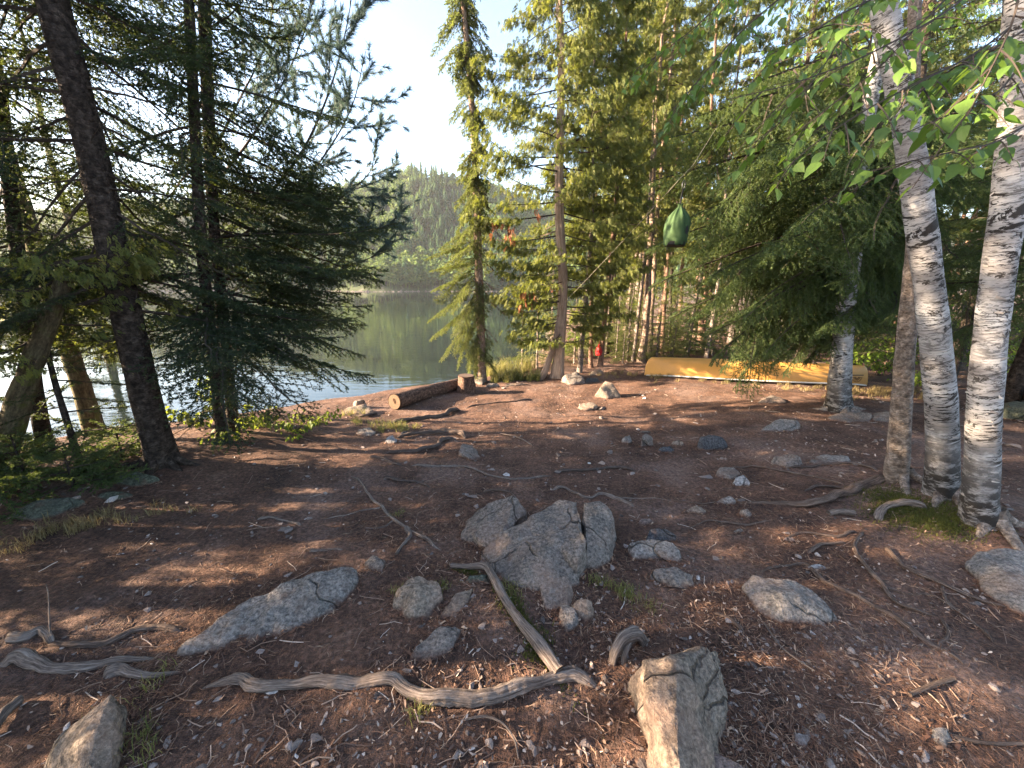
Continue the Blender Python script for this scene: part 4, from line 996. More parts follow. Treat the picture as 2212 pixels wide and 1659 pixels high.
def crown_cedar(H, h0, Lf, n, seed, per_m=34, az=None, droop=.8, size=1.0, P=None, open_=0.0):
    """arching cedar limbs hung with flat sprays"""
    rs = np.random.default_rng(seed); W, ND = MB(), MB(); A, B, RA, RB = [], [], [], []
    for k in range(n):
        f = (k + rs.random()) / n; h = h0 + (H - h0) * f
        a = (k * 2.399 + rs.normal(0, .5)) if az is None else az(rs)
        L = Lf(h) * rs.uniform(.6, 1.2)
        if L < .12 or (h < open_ and abs((a + math.pi / 2 + math.pi) % 6.2832 - math.pi) < .95): continue
        base = np.array([0, 0, h]) if P is None else along(P, h)
        m = 9; t = np.linspace(0, 1, m)
        sag = rs.uniform(.05, .3); tip = rs.uniform(.1, .4)
        q = np.stack([L * t, .08 * L * np.sin(t * rs.uniform(2, 5)), L * (-sag * t + tip * t ** 3)], -1)
        c, s_ = math.cos(a), math.sin(a)
        q = np.stack([q[:, 0] * c - q[:, 1] * s_, q[:, 0] * s_ + q[:, 1] * c, q[:, 2]], -1) + base
        r = (.004 + .008 * L) * (1 - .85 * t)
        A += list(q[:-1]); B += list(q[1:]); RA += list(r[:-1]); RB += list(r[1:])
        out = np.array([c, s_, 0]); sd = np.array([-s_, c, 0])
        clump = rs.random(3)
        for j in range(int(per_m * L)):
            g = rs.uniform(.18, 1) ** .8
            if abs(g - clump[0]) < .07 or abs(g - clump[1]) < .05: continue
            p = np.array([np.interp(g, t, q[:, i]) for i in range(3)])
            off = rs.normal(0, .17 * L * (1.1 - g) + .04); bl = p + sd * off + out * abs(off) * .5 + np.array([0, 0, -.12 * abs(off)])
            if rs.random() < .4: A.append(p); B.append(bl); RA.append(.003); RB.append(.0015)
            for _ in range(2):
                d = out * rs.uniform(.1, .7) + sd * rs.normal(0, .35) + np.array([0, 0, -droop * rs.uniform(.4, 1.2)])
                v, tt = SPR[rs.integers(0, 5)]
                Mx = frame_x(d, rs.uniform(-1.2, 1.2)); sc = size * rs.uniform(.7, 1.5)
                ND.add((v * sc) @ Mx.T + bl + rs.normal(0, .035, 3), tt, None, np.clip(rs.normal(.5, .17) + .12 * (clump[2] - .5), 0, 1))
    sticks(W, A, B, RA, RB)
    return W, ND
def leaf_t(k, n=5, fold=.18, curl=.15, wid=.34):
    """an ovate leaf of unit length along +x, folded along its rib, jagged at the edge"""
    t = np.linspace(0, 1, n + 2); w = wid * np.sin(np.pi * np.minimum(t, 1) ** .62) ** .9 * (1 - .25 * t)
    w = w * (1 + .10 * ((np.arange(n + 2) + k) % 2 - .5)); w[0] = w[-1] = 0.004
    z = -curl * t ** 2
    V = np.concatenate([np.stack([t, 0 * t, z], -1), np.stack([t, w, z + fold * w], -1), np.stack([t, -w, z + fold * w], -1)])
    m = n + 2; F = []
    for i in range(m - 1):
        F += [(i, i + 1, m + i + 1, m + i), (i + 1, i, 2 * m + i, 2 * m + i + 1)]
    return V, np.array(F)
LEAF = [leaf_t(0), leaf_t(1, 5, .1, .3), leaf_t(0, 6, .25, .05), leaf_t(1, 5, .05, .22, .38)]
LEAF_S = [leaf_t(0, 2, .2, .2), leaf_t(1, 2, .1, .3, .40)]
def put_leaf(mb, p, d, size, rs, tmpl, var, roll=None):
    v, f = tmpl[rs.integers(0, len(tmpl))]
    Mx = frame_x(d, rs.normal(0, .5) if roll is None else roll)
    mb.add((v * size) @ Mx.T + p, None, f, var)

# shared boughs
KIT = {}
def lk(mats, specs):
    out = []
    for sp in specs:
        w, nd = bough(**sp); out.append((sp['L'], w, nd))
    return out
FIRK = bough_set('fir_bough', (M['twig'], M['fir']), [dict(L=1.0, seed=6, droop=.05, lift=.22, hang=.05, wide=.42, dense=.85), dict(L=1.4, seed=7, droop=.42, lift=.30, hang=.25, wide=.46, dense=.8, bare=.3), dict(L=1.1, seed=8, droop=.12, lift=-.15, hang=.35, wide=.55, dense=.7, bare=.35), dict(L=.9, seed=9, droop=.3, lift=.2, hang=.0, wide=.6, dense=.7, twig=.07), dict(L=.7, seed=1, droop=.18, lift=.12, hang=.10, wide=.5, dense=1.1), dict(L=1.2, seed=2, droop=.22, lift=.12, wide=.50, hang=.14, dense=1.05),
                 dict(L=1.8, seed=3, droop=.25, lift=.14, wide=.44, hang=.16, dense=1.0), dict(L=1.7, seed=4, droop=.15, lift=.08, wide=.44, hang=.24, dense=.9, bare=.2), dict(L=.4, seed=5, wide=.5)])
SPRK = bough_set('spruce_bough', (M['twig'], M['spruce']), [dict(L=.8, seed=11, droop=.25, lift=.10, hang=.3), dict(L=1.6, seed=12, droop=.32, lift=.12, wide=.42, hang=.45, dense=.95, twig=.13),
                 dict(L=2.6, seed=13, droop=.36, lift=.14, wide=.38, hang=.6, dense=.85, bare=.18, twig=.15), dict(L=2.4, seed=14, droop=.28, lift=.08, wide=.40, hang=.7, dense=.8, bare=.18, twig=.15), dict(L=4.2, seed=15, droop=.34, lift=.12, wide=.24, hang=.75, dense=.85, bare=.22, twig=.15, nw=1.5), dict(L=4.6, seed=16, droop=.26, lift=.02, wide=.24, hang=.8, dense=.8, bare=.25, twig=.15, nw=1.5), dict(L=3.4, seed=17, droop=.4, lift=.16, wide=.30, hang=.7, dense=.85, bare=.22, twig=.15, nw=1.5)])
MIDK = lk(None, [dict(L=1.2, seed=21, lod=2, droop=.25, hang=.3), dict(L=1.8, seed=22, lod=2, droop=.3, hang=.4, wide=.36), dict(L=1.5, seed=23, lod=2, droop=.2, hang=.25, wide=.4, bare=.25)])
LITK = lk(None, [dict(L=1.0, seed=31, lod=1, droop=.28, hang=.35, dense=.8), dict(L=1.5, seed=32, lod=1, droop=.34, hang=.5, wide=.34, dense=.7)])
SAPK = bough_set('sapling_bough', (M['twig'], M['fir']), [dict(L=.6, seed=41, droop=.12, lift=.1, wide=.36, hang=.06, dense=.55), dict(L=.9, seed=42, droop=.16, lift=.12, wide=.34, hang=.08, dense=.5)])
YNGK = bough_set('young_bough', (M['twig'], M['spruce']), [dict(L=.5, seed=51, droop=.12, lift=.1, wide=.45, hang=.05), dict(L=.8, seed=52, droop=.16, lift=.12, wide=.4, hang=.08, dense=.9)])
# ------------------------------------------------------------------ trees, left bank
def tree_root_at(name, P, label, cat, group=None):
    o = empty(name, (P[0][0], P[0][1], gz(P[0][0], P[0][1])))
    return tag(o, label, cat, group)
LG = 'conifers on the bank at left'
b = gp(350, 1000); Y1 = b[1]
P1 = trunk_path([(352, 1003), (300, 800), (247, 560), (198, 330), (152, 150), (112, 0)], Y1, 12, (-.06, .02))
t1 = tree_root_at('spruce_tree', P1, 'big dark leaning spruce, nearest of the trunks on the left bank', 'tree', LG)
make_trunk(t1, P1, .118, .03, 'spruce_bark', .28, .22, 22, .06, 1)
cam_az = lambda P: math.atan2(-P[0][1], -P[0][0])
def not_at_camera(P, w=.75, p=1.0):
    ca = cam_az(P)
    return lambda a, h, rs: (h < 5 and abs((a - ca + math.pi) % 6.283 - math.pi) < w and rs.random() < p)
dress(t1, P1, FIRK, 4.8, 10.0, 22, lambda h: 1.3, lambda h: -.1, 101)
dress(t1, P1, FIRK, 1.6, 4.7, 76, lambda h: 1.55 * (1 - max(0, h - 4) / 9), lambda h: -.30 + .03 * h, 1, None, not_at_camera(P1, .9))
dead_twigs(t1, P1, .8, 3.2, 26, .8, 'twig', 2)

b = gp(480, 953); Y2 = b[1]
P2 = trunk_path([(480, 955), (456, 720), (432, 490), (424, 330), (415, 150), (408, 0)], Y2, 10.5, (-.02, .02))
t2 = tree_root_at('fir_tree', P2, 'left stem of the two slim dark firs standing close together', 'tree', LG)
make_trunk(t2, P2, .056, .010, 'spruce_bark', .30, .15, 14, .06, 3)
b = gp(503, 932); Y3 = b[1]
P3 = trunk_path([(503, 934), (482, 680), (462, 480), (452, 300), (443, 120), (440, 0)], Y3, 11.5, (-.02, .02))
t3 = tree_root_at('fir_tree', P3, 'right stem of the two slim dark firs, boughs reaching over the lake', 'tree', LG)
make_trunk(t3, P3, .062, .010, 'spruce_bark', .30, .15, 14, .06, 4)
right_side = lambda rs, k: rs.choice([rs.normal(.15, .55), rs.normal(2.6, .8), rs.normal(-.45, .4)], p=[.52, .33, .15])
dress(t3, P3, FIRK, 5.0, 9.5, 18, lambda h: .8, lambda h: 0, 105)
dress(t3, P3, FIRK, 1.2, 5.0, 48, lambda h: (1.95 if h < 2.9 else max(.5, 1.75 - .5 * (h - 2.9))), lambda h: -.26 + .05 * h, 5, right_side)
left_side = lambda rs, k: rs.choice([rs.normal(.4, .9), rs.normal(2.9, .8), rs.normal(1.5, .6)], p=[.45, .35, .2])
dress(t2, P2, FIRK, 5.0, 9.0, 16, lambda h: .8, lambda h: 0, 106)
dress(t2, P2, FIRK, 1.35, 5.0, 44, lambda h: max(.5, 1.5 - .3 * max(0, h - 2.6)), lambda h: -.24 + .04 * h, 6, left_side)
dead_twigs(t2, P2, .4, 2.4, 60, .8, 'twig', 7); dead_twigs(t3, P3, .4, 2.2, 60, .9, 'twig', 8)

# trunks further out on the bank
def bank_tree(pts, Yoff, r0, r1, mat, label, name, top, kit=None, n=0, L=1.2, h0=1.6, seed=0, lean=(0, 0), Y=None, sk=None):
    Y = gp(*pts[0])[1] + Yoff if Y is None else Y
    P = trunk_path(pts, Y, top, lean)
    t = tree_root_at(name, P, label, 'tree', LG)
    make_trunk(t, P, r0, r1, mat, .3, .3, 18, .09, seed)
    if n: dress(t, P, kit, h0, top * .92, n, lambda h: L * (1 - .8 * (h - h0) / top), lambda h: -.25 + .04 * h, seed, None, sk)
    return t, P
t7, P7 = bank_tree([(285, 912), (232, 760), (175, 560), (120, 380), (62, 130), (30, 0)], 0, .16, .03, 'mossy_bark', 'thick brown trunk just behind the big leaning spruce', 'spruce_tree', 12.5, FIRK, 98, 2.0, 2.1, 17, (-.05, .05))
t6, P6 = bank_tree([(205, 940), (170, 820), (130, 700), (85, 560), (40, 420), (0, 300)], 0, .10, .03, 'mossy_bark', 'mossy sunlit trunk leaning left between the brown trunk and the bank edge', 'cedar_tree', 8, None, 0, 1, 1, 18, (-.1, .05))
t5, P5 = bank_tree([(-20, 1060), (30, 900), (75, 770), (110, 680), (140, 600)], .3, .10, .05, 'mossy_bark', 'broad trunk leaning right at the left edge over the bright water', 'cedar_tree', None, None, 0, 1, 1, 19, (.12, .05))
for t, P, s in ((t6, P6, 61), (t5, P5, 62)):
    W, ND = crown_cedar(2.3, 1.1, lambda h: .8, 14, s, 60, None, .7, .42, P - P[0])
    c = W.build('branches', M['twig'], t); ND.build('sprays', M['cedar'], c)
t9, P9 = bank_tree([(98, 985), (70, 800), (45, 600), (20, 400), (0, 200)], .1, .065, .02, 'spruce_bark', 'slim dark fir between the broad trunk and the sapling', 'fir_tree', 7, FIRK, 92, 1.5, 1.9, 23, (-.05, 0))
# sapling with thin level boughs
b = gp(172, 1005); P8 = trunk_path([(175, 1008), (148, 920), (120, 830), (96, 730), (74, 625)], b[1] - .05, 2.4, (-.05, 0))
t8 = tree_root_at('fir_sapling', P8, 'thin dark fir sapling left of the big leaning spruce', 'sapling', LG)
make_trunk(t8, P8, .030, .006, 'spruce_bark', .3, .1, 10, .06, 9)
dress(t8, P8, SAPK, .25, 2.2, 30, lambda h: .85 * (1 - h / 2.9), lambda h: .02, 10)
# young firs on the slope in front
YF = 'young firs on the left bank'
for k, (dx, dy, h, lab) in enumerate([(60, 1045, .5, 'low young fir with pale lit boughs in the left corner of the bank'), (160, 1050, .4, 'low young fir between the sapling and the mossy rocks'),
                                      (265, 985, .36, 'low young fir at the left foot of the big leaning spruce'), (-40, 1040, .8, 'taller young fir cut by the left edge'), (10, 1000, .55, 'young fir in front of the broad leaning trunk')]):
    b = gp(dx, dy); z0 = gz(b[0], b[1])
    P = np.array([[b[0], b[1], z0 - .03 + h * q] for q in np.linspace(0, 1, 8)])
    t = tag(empty('young_fir', (b[0], b[1], z0)), lab, 'sapling', YF)
    make_trunk(t, P, .014, .004, 'spruce_bark', .2, .05, 8, .05, 20 + k)
    dress(t, P, YNGK, .04, h * .95, 18, lambda q, h=h: .70 * (1 - .75 * q / h), lambda q, h=h: -.05 + .5 * q / h, 30 + k)
# boughs of a dead fir: rusty brown
b = gp(232, 900); Pd = trunk_path([(262, 905), (225, 760), (190, 620), (165, 520)], b[1] + .05, 2.6, (-.1, 0))
td = tree_root_at('dead_fir', Pd, 'dead fir with rusty brown needles behind the big leaning spruce', 'tree', LG)
make_trunk(td, Pd, .035, .01, 'spruce_bark', .2, .1, 10, .06, 12)
DEDK = bough_set('dead_bough', (M['twig'], M['dead_brown']), [dict(L=.8, seed=71, droop=.2, wide=.4, dense=.8), dict(L=1.1, seed=72, droop=.2, wide=.36, dense=.7)])
dress(td, Pd, DEDK, 1.25, 2.3, 16, lambda h: .8, lambda h: -.1, 13)

# white pine limbs reaching up to the right behind the firs
bp = vp(470, 900, 6.0); gp0 = gp(470, 915)
PP = trunk_path([(466, 918), (474, 700), (466, 520), (462, 380), (455, 200), (448, 0)], gp0[1] + .35, 11, (0, .03))
tp = tree_root_at('white_pine', PP, 'white pine with long bluish needle tufts on limbs rising over the lake', 'tree', LG)
make_trunk(tp, PP, .045, .012, 'spruce_bark', .25, .2, 14, .06, 14)
def pine_limb(root, pts, Y, r, seed, sub=9, subL=.8):
    rs = np.random.default_rng(seed); o3 = np.array(root.location)
    P = smooth_path(np.array([vp(a, b_, Y + dy) for a, b_, dy in pts]), 26) - o3
    wd, nd = MB(), MB(); A, B, ra, rb = [], [], [], []
    rr = np.linspace(r, .004, 26)
    A += list(P[:-1]); B += list(P[1:]); ra += list(rr[:-1]); rb += list(rr[1:])
    tuft = []
    T = norm(np.gradient(P, axis=0))
    for k in range(sub):
        i = int(5 + 19 * k / sub); d = norm(T[i] + norm(rs.normal(size=3) * np.array([1, .7, .8]) + np.array([.2, 0, .15])) * 1.0)
        l = subL * rs.uniform(.5, 1.1) * (1.1 - .5 * k / sub)
        q = P[i] + np.outer(np.linspace(0, 1, 8), d) * l + np.outer(np.linspace(0, 1, 8) ** 2, [0, 0, .14 * l])
        A += list(q[:-1]); B += list(q[1:]); x = np.linspace(.006, .0025, 8); ra += list(x[:-1]); rb += list(x[1:])
        for j in range(2, 8):
            tuft.append((q[j], norm(q[j] - q[j - 1])))
            if rs.random() < .95:
                e = norm(norm(q[j] - q[j - 1]) + rs.normal(0, .6, 3)); m = q[j] + e * rs.uniform(.08, .26)
                A.append(q[j]); B.append(m); ra.append(.003); rb.append(.002); tuft.append((m, e))
                if rs.random() < .5: tuft.append((q[j] + (m - q[j]) * .5, e))
    for i in range(14, 26, 2): tuft.append((P[i], T[i]))
    sticks(wd, A, B, ra, rb)
    V = []; va = []
    for p, d in tuft:
        n = 44; x = norm(d * 1.1 + rs.normal(0, .55, (n, 3))); l = rs.uniform(.065, .115, n)
        w = norm(np.cross(x, rs.normal(size=(n, 3)))) * .0036
        s_ = p + d * rs.uniform(-.05, .02, (n, 1))
        t_ = np.stack([s_ - w, s_ + w, s_ + x * l[:, None] + np.array([0, 0, -.008])], 1)
        V.append(t_.reshape(-1, 3)); va.append(np.full(n * 3, np.clip(rs.normal(.5, .2), 0, 1)))
    V = np.concatenate(V); nd.add(V, np.arange(len(V)).reshape(-1, 3), None, np.concatenate(va))
    o = wd.build('limb', M['twig'], root); nd.build('needle_tufts', M['pine'], o)
for k, (pts, r) in enumerate([
        ([(468, 520, .3), (560, 440, .4), (650, 330, .5), (710, 200, .6), (748, 60, .7), (765, -40, .8)], .030),
        ([(466, 545, .3), (600, 450, .2), (690, 350, .2), (760, 230, .3), (790, 110, .4)], .026),
        ([(470, 600, .3), (600, 520, 0), (720, 440, -.1), (800, 370, -.1), (822, 330, 0)], .024),
        ([(470, 640, .3), (620, 580, .1), (760, 520, .1), (900, 470, .2)], .020),
        ([(462, 400, .3), (540, 300, .6), (610, 180, .8), (660, 60, 1.0), (690, -60, 1.1)], .024),
        ([(474, 690, .3), (600, 640, .4), (720, 590, .4), (830, 545, .5)], .018),
        ([(462, 330, .3), (520, 210, .8), (575, 90, 1.0), (600, -60, 1.0)], .022)]):
    pine_limb(tp, pts, PP[0][1], r, 80 + k, 20, .85)

# ------------------------------------------------------------------ ragged spruce and cedar by the shore
b = gp(1042, 828); Y = b[1] + .25
PS = trunk_path([(1042, 829), (1038, 700), (1033, 560), (1030, 440), (1024, 300), (1012, 140), (1000, 0), (992, -80)], Y, 9.0, (-.02, 0))
ts = tree_root_at('ragged_spruce', PS, 'narrow ragged spruce with hanging clumps, alone at the water beside the log', 'tree')
make_trunk(ts, PS, .105, .03, 'snag_bark', .22, .2, 16, .08, 15)
rs = np.random.default_rng(90); o3 = np.array(ts.location)
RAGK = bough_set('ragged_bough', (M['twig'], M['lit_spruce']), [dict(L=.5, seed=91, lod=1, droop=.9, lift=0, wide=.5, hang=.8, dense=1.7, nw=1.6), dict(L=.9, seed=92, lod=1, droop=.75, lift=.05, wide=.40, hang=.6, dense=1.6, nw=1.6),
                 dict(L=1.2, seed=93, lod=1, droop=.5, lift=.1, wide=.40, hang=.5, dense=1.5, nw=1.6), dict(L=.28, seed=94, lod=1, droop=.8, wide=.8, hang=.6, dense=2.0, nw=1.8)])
def rag(dx, dy, az, L, el, roll=0.0):
    p = vp(dx, dy, Y); add_bough(ts, RAGK, p - o3, (math.cos(az) * math.cos(el), math.sin(az) * math.cos(el), math.sin(el)), L, rs, roll)
# low skirt on the water side, then clumps up the stem
for dy, L, az, el in [(700, .9, 3.1, -.5), (690, 1.1, 3.6, -.35), (660, 1.25, 2.9, -.2), (640, 1.0, 4.0, -.4), (625, 1.15, 3.3, -.15), (740, .8, 3.4, -.7), (730, .7, 2.6, -.6), (760, .6, 3.0, -.8), (720, .65, 4.4, -.6),
                      (590, 1.0, 3.0, .05), (600, .8, 3.9, -.2), (570, .9, 3.4, .25), (540, .9, 3.1, .45), (560, .7, 2.5, .1), (530, .75, 3.8, .1), (500, .7, 3.2, .2), (480, .6, 4.2, -.1), (650, .6, 4.9, -.5), (610, .6, 5.0, -.4),
                      (760, .5, .1, -.2), (745, .35, 5.6, -.3), (520, .5, 4.7, -.3), (450, .5, 3.3, -.1), (430, .45, 2.7, 0), (420, .5, 4.1, -.2), (470, .5, .5, -.3), (440, .45, 5.7, -.4), (400, .5, 3.0, 0), (385, .45, 4.6, -.3)]:
    rag(1033, dy, az, L * 1.1, el); rag(1033, dy - 12, az + rs.normal(0, .5), L * .85, el - .1, rs.normal(0, .5))
for k in range(96):
    dy = rs.uniform(-70, 470) if k < 70 else rs.choice([120, 260, 300, 370]) + rs.normal(0, 22); a = rs.uniform(0, 6.283)
    rag(np.interp(dy, [-80, 0, 140, 300, 440], [992, 1000, 1012, 1024, 1030]), dy, a, rs.uniform(.18, .40), rs.uniform(-.7, .0), rs.normal(0, .4))
for dy, az, L in [(20, 3.2, .55), (40, 3.0, .75), (60, 0.1, .6), (15, .2, .5), (90, 3.3, .6), (210, 3.1, .5), (225, 3.4, .4), (330, 3.2, .4), (120, .1, .6), (350, 2.9, .45)]:
    rag(np.interp(dy, [-80, 0, 140, 300, 440], [992, 1000, 1012, 1024, 1030]), dy, az, L, -.05)
DRGK = bough_set('bare_ragged_bough', (M['twig'], M['dead_brown']), [dict(L=.7, seed=95, lod=1, droop=.6, wide=.4, hang=.5, dense=.45), dict(L=.45, seed=96, lod=1, droop=.8, wide=.5, hang=.6, dense=.6)])
for dy, az, L, el in [(700, .1, .6, -.3), (640, -.2, .7, -.1), (690, .4, .5, -.5), (600, -.5, .6, -.2), (560, .2, .7, -.2), (350, 3.2, .5, -.4), (470, .3, .7, -.2), (430, .0, .6, -.3), (320, 3.4, .4, -.2), (610, 1.1, .6, -.2)]:
    p = vp(1033, dy, Y); add_bough(ts, DRGK, p - o3, (math.cos(az) * math.cos(el), math.sin(az) * math.cos(el), math.sin(el)), L, rs)
dead_twigs(ts, PS, .6, 4.5, 40, .45, 'twig', 16)

b = gp(1203, 816); YC = b[1]
PC = trunk_path([(1204, 818), (1212, 720), (1216, 600), (1208, 450), (1210, 300), (1213, 150), (1208, 0)], YC, 10.5, (0, .02))
tc = tree_root_at('cedar_tree', PC, 'cedar with pale straight trunk and split flared foot at the head of the clearing', 'tree')
make_trunk(tc, PC, .125, .03, 'cedar_bark', .55, .30, 26, .05, 20, lob=lambda L_, th: 1 + (.05 + .16 * np.exp(-L_ / .7)) * np.sin(th * 3 + 2.2) + .03 * np.sin(th * 7 + L_ * 2))
o3 = np.array(tc.location)
mb = MB(); q = smooth_path(np.array([gp(1166, 821, -.03), gp(1172, 812, .08), vp(1186, 775, YC - .02), vp(1199, 735, YC - .04), vp(1207, 680, YC - .03)]), 24) - o3
tube(mb, q, np.linspace(.085, .05, 24), 14, .08, 5, 21, 1, lambda L_, th: 1 + .1 * np.sin(th * 3))
mb.build('buttress_root', M['cedar_bark'], tc, True)
Lc = lambda h: 1.15 + .85 * math.sin(min(1, max(0, (h - 1.2) / 5.0)) * 2.6) - max(0, h - 6) * .28
W, ND = crown_cedar(10.0, 1.15, lambda h: max(.2, Lc(h)), 165, 100, 78, None, .8, .56, PC - PC[0], 3.4)
W2, ND2 = crown_cedar(3.0, .75, lambda h: 1.5, 20, 101, 80, lambda q: q.choice([q.normal(3.3, .5), q.normal(-.2, .5)], p=[.7, .3]), .8, .6, PC - PC[0])
W.merge(W2); ND.merge(ND2)
c = W.build('branches', M['twig'], tc); ND.build('sprays', M['cedar'], c)
# orange dead sprays
rs = np.random.default_rng(8)
mb = MB()
for dx, dy, n, sx, sy in ((1100, 505, 15, 10, 28), (1068, 488, 6, 14, 10), (1162, 462, 5, 6, 14), (1150, 640, 18, 26, 16), (1128, 655, 9, 14, 12), (1195, 620, 3, 10, 12)):
    for _ in range(n):
        p = vp(dx + rs.normal(0, sx * .6), dy + rs.normal(0, sy * .6), YC - .5 + rs.normal(0, .15)) - o3
        v, tt = SPR[rs.integers(0, 5)]; Mx = frame_x(np.array([rs.normal(0, .3), rs.normal(0, .3), -1]), rs.uniform(-1.5, 1.5))
        mb.add((v * rs.uniform(.7, 1.2)) @ Mx.T + p, tt, None, rs.random())
mb.build('withered_sprays', M['dead_leaf'], tc)

# ------------------------------------------------------------------ slim trees of the wood
def master(kind, seed, H, h0, Lmax, n, mats, kit=None, **kw):
    if kind == 'cedar': W, ND = crown_cedar(H, h0, lambda h: Lmax * (.55 + .6 * math.sin(min(1, (h - h0) / (H - h0)) * 2.9)), n, seed, kw.get('per_m', 22), None, .8, kw.get('size', 1.25))
    else: W, ND = crown_conifer(H, h0, Lmax, n, seed, kit, **kw)
    return H, W.mesh('branches', M['twig']), ND.mesh(mats + '_crown', M[mats])
MS = {'spr': [master('c', 201, 9.5, 1.5, 1.2, 64, 'spruce', MIDK), master('c', 202, 10.5, 3.2, 1.1, 70, 'spruce', MIDK), master('c', 203, 9.0, .8, 1.35, 64, 'spruce', MIDK)],
      'lit': [master('c', 204, 9.0, 2.6, .95, 56, 'lit_spruce', LITK), master('c', 205, 10.0, .9, 1.2, 64, 'lit_spruce', MIDK)],
      'ced': [master('cedar', 206, 10.0, 2.8, .95, 85, 'cedar', per_m=62, size=.66), master('cedar', 207, 9.0, 1.0, 1.1, 90, 'cedar', per_m=58, size=.7), master('cedar', 208, 11.0, 3.2, .9, 80, 'cedar', per_m=60, size=.66)]}
_TR = {}
def slim_trunk(key, mat, H, r, bend=.10, seed=0):
    if key not in _TR:
        rs = np.random.default_rng(seed); z = np.linspace(-.15, H * .97, 26)
        P = np.stack([bend * np.sin(z * .55 + rs.uniform(0, 6)) + .02 * rs.normal(size=26), bend * np.sin(z * .4 + rs.uniform(0, 6)), z], -1); P[:, :2] -= P[0, :2]
        mb = MB(); f = np.clip(z / H, 0, 1); tube(mb, P, (r * (1 - .82 * f)) * (1 + .35 * np.exp(-np.maximum(z, 0) / .18)), 12, .10, 6, seed, 1, lambda L_, th: 1 + .05 * np.sin(th * 3 + seed))
        _TR[key] = mb.mesh('trunk', M[mat], True)
    return _TR[key]
def wood_tree(x, y, kind, k, mat, r, label, group, rz, sc=1.0, name='conifer', lean=(0, 0), twigs=True):
    H, wm, nm = MS[kind][k % len(MS[kind])]
    t = empty(name, (x, y, gz(x, y)), rz); tag(t, label, 'tree', group); t.scale = (sc, sc, sc)
    t.rotation_euler = (lean[0], lean[1], rz)
    tr = bpy.data.objects.new('trunk', slim_trunk((mat, round(r, 3), H), mat, H, r, .10, int(r * 1000) + k)); COL.objects.link(tr); tr.parent = t
    w = bpy.data.objects.new('branches', wm); COL.objects.link(w); w.parent = t
    nd = bpy.data.objects.new('needles' if kind != 'ced' else 'sprays', nm); COL.objects.link(nd); nd.parent = w
    return t
WG = 'slim trees of the wood behind the canoe'
rs = np.random.default_rng(55)
def wt(dx, dy, back, kind, k, mat, r, label, sc=1.0, lean=(0, 0), group='slim trunks beside the cedar'):
    p = gp(dx, dy); x, y = p[0] * (1 + back / p[1]), p[1] + back
    return wood_tree(x, y, kind, k, mat, r, label, group, rs.uniform(0, 6.28), sc, {'ced': 'cedar_tree'}.get(kind, 'spruce_tree'), lean)
wt(1250, 806, .1, 'ced', 0, 'grey_bark', .065, 'thin grey trunk nearest the right side of the cedar', .95)
wt(1277, 800, .4, 'ced', 1, 'red_bark', .06, 'thin reddish trunk just left of the trunk with the red bag', .95)
T_RED = wt(1296, 797, .25, 'ced', 2, 'red_bark', .075, 'slim reddish trunk carrying the small red bag', 1.0)
wt(1366, 788, .6, 'lit', 0, 'grey_bark', .06, 'thin pale trunk left of the thicker pair beyond the canoe bow', .95)
wt(1384, 788, .45, 'ced', 0, 'snag_bark', .105, 'thicker trunk beside the left end of the canoe', 1.0)
wt(1402, 782, .9, 'ced', 2, 'snag_bark', .085, 'trunk right behind the thicker trunk at the left end of the canoe', 1.0)
wt(1428, 780, 1.2, 'lit', 1, 'red_bark', .065, 'slim reddish trunk behind the left end of the canoe', .95)
wt(1478, 776, 1.6, 'spr', 0, 'grey_bark', .05, 'thin white stemmed spruce behind the left third of the canoe', .9, (0, .05))
wt(1512, 776, 2.0, 'ced', 1, 'red_bark', .05, 'thin reddish stem behind the left third of the canoe', .9)
wt(1625, 772, 2.2, 'spr', 1, 'grey_bark', .06, 'grey stem behind the middle of the canoe', .95)
wt(1654, 775, 1.6, 'lit', 0, 'red_bark', .065, 'brown stem behind the middle of the canoe', .9)
wt(1682, 772, 2.4, 'spr', 2, 'mossy_bark', .09, 'moss yellow leaning trunk behind the middle of the canoe', 1.0, (0, .07))
wt(1590, 772, 3.2, 'ced', 0, 'grey_bark', .05, 'thin pale stem deep behind the middle of the canoe', .9)
wt(1345, 770, 2.2, 'ced', 1, 'snag_bark', .10, 'dark curved trunk in the shade left of the thicker pair', 1.0, (0, -.12))
# fill of the wood: near rank, then ranks behind it
DEEP = 'slender conifer standing in the sunlit wood behind the canoe'
spots = []
for rank, (y0, y1, n) in enumerate([(11.2, 13.0, 7), (13.2, 16.5, 16), (17, 25, 44)]):
    for j in range(n):
        u = (j + rs.uniform(.1, .9)) / n
        y = rs.uniform(y0, y1); x = (0.22 + 1.30 * u) * y
        if rank == 0 and 1.9 < x < 10.5 and y < 11.6: y += .8
        spots.append((x, y))
for j, (x, y) in enumerate(spots):
    kind = rs.choice(['spr', 'lit', 'ced'], p=[.22, .36, .42]); k = int(rs.integers(0, 3))
    mat = rs.choice(['grey_bark', 'red_bark', 'spruce_bark']); r = float(rs.choice([.05, .065, .085]))
    wood_tree(x, y, kind, k, mat, r, DEEP, WG, rs.uniform(0, 6.28), rs.uniform(.85, 1.2) if y < 13.1 else rs.uniform(1.1, 1.55), {'ced': 'cedar_tree'}.get(kind, 'spruce_tree'), (rs.normal(0, .02), rs.normal(0, .02)))
YW = [master('c', 209, 2.6, .1, .95, 42, 'spruce', MIDK, elev=(-.05, .5)), master('c', 210, 2.0, .1, .85, 36, 'lit_spruce', MIDK, elev=(-.05, .5))]
MS['yng'] = YW
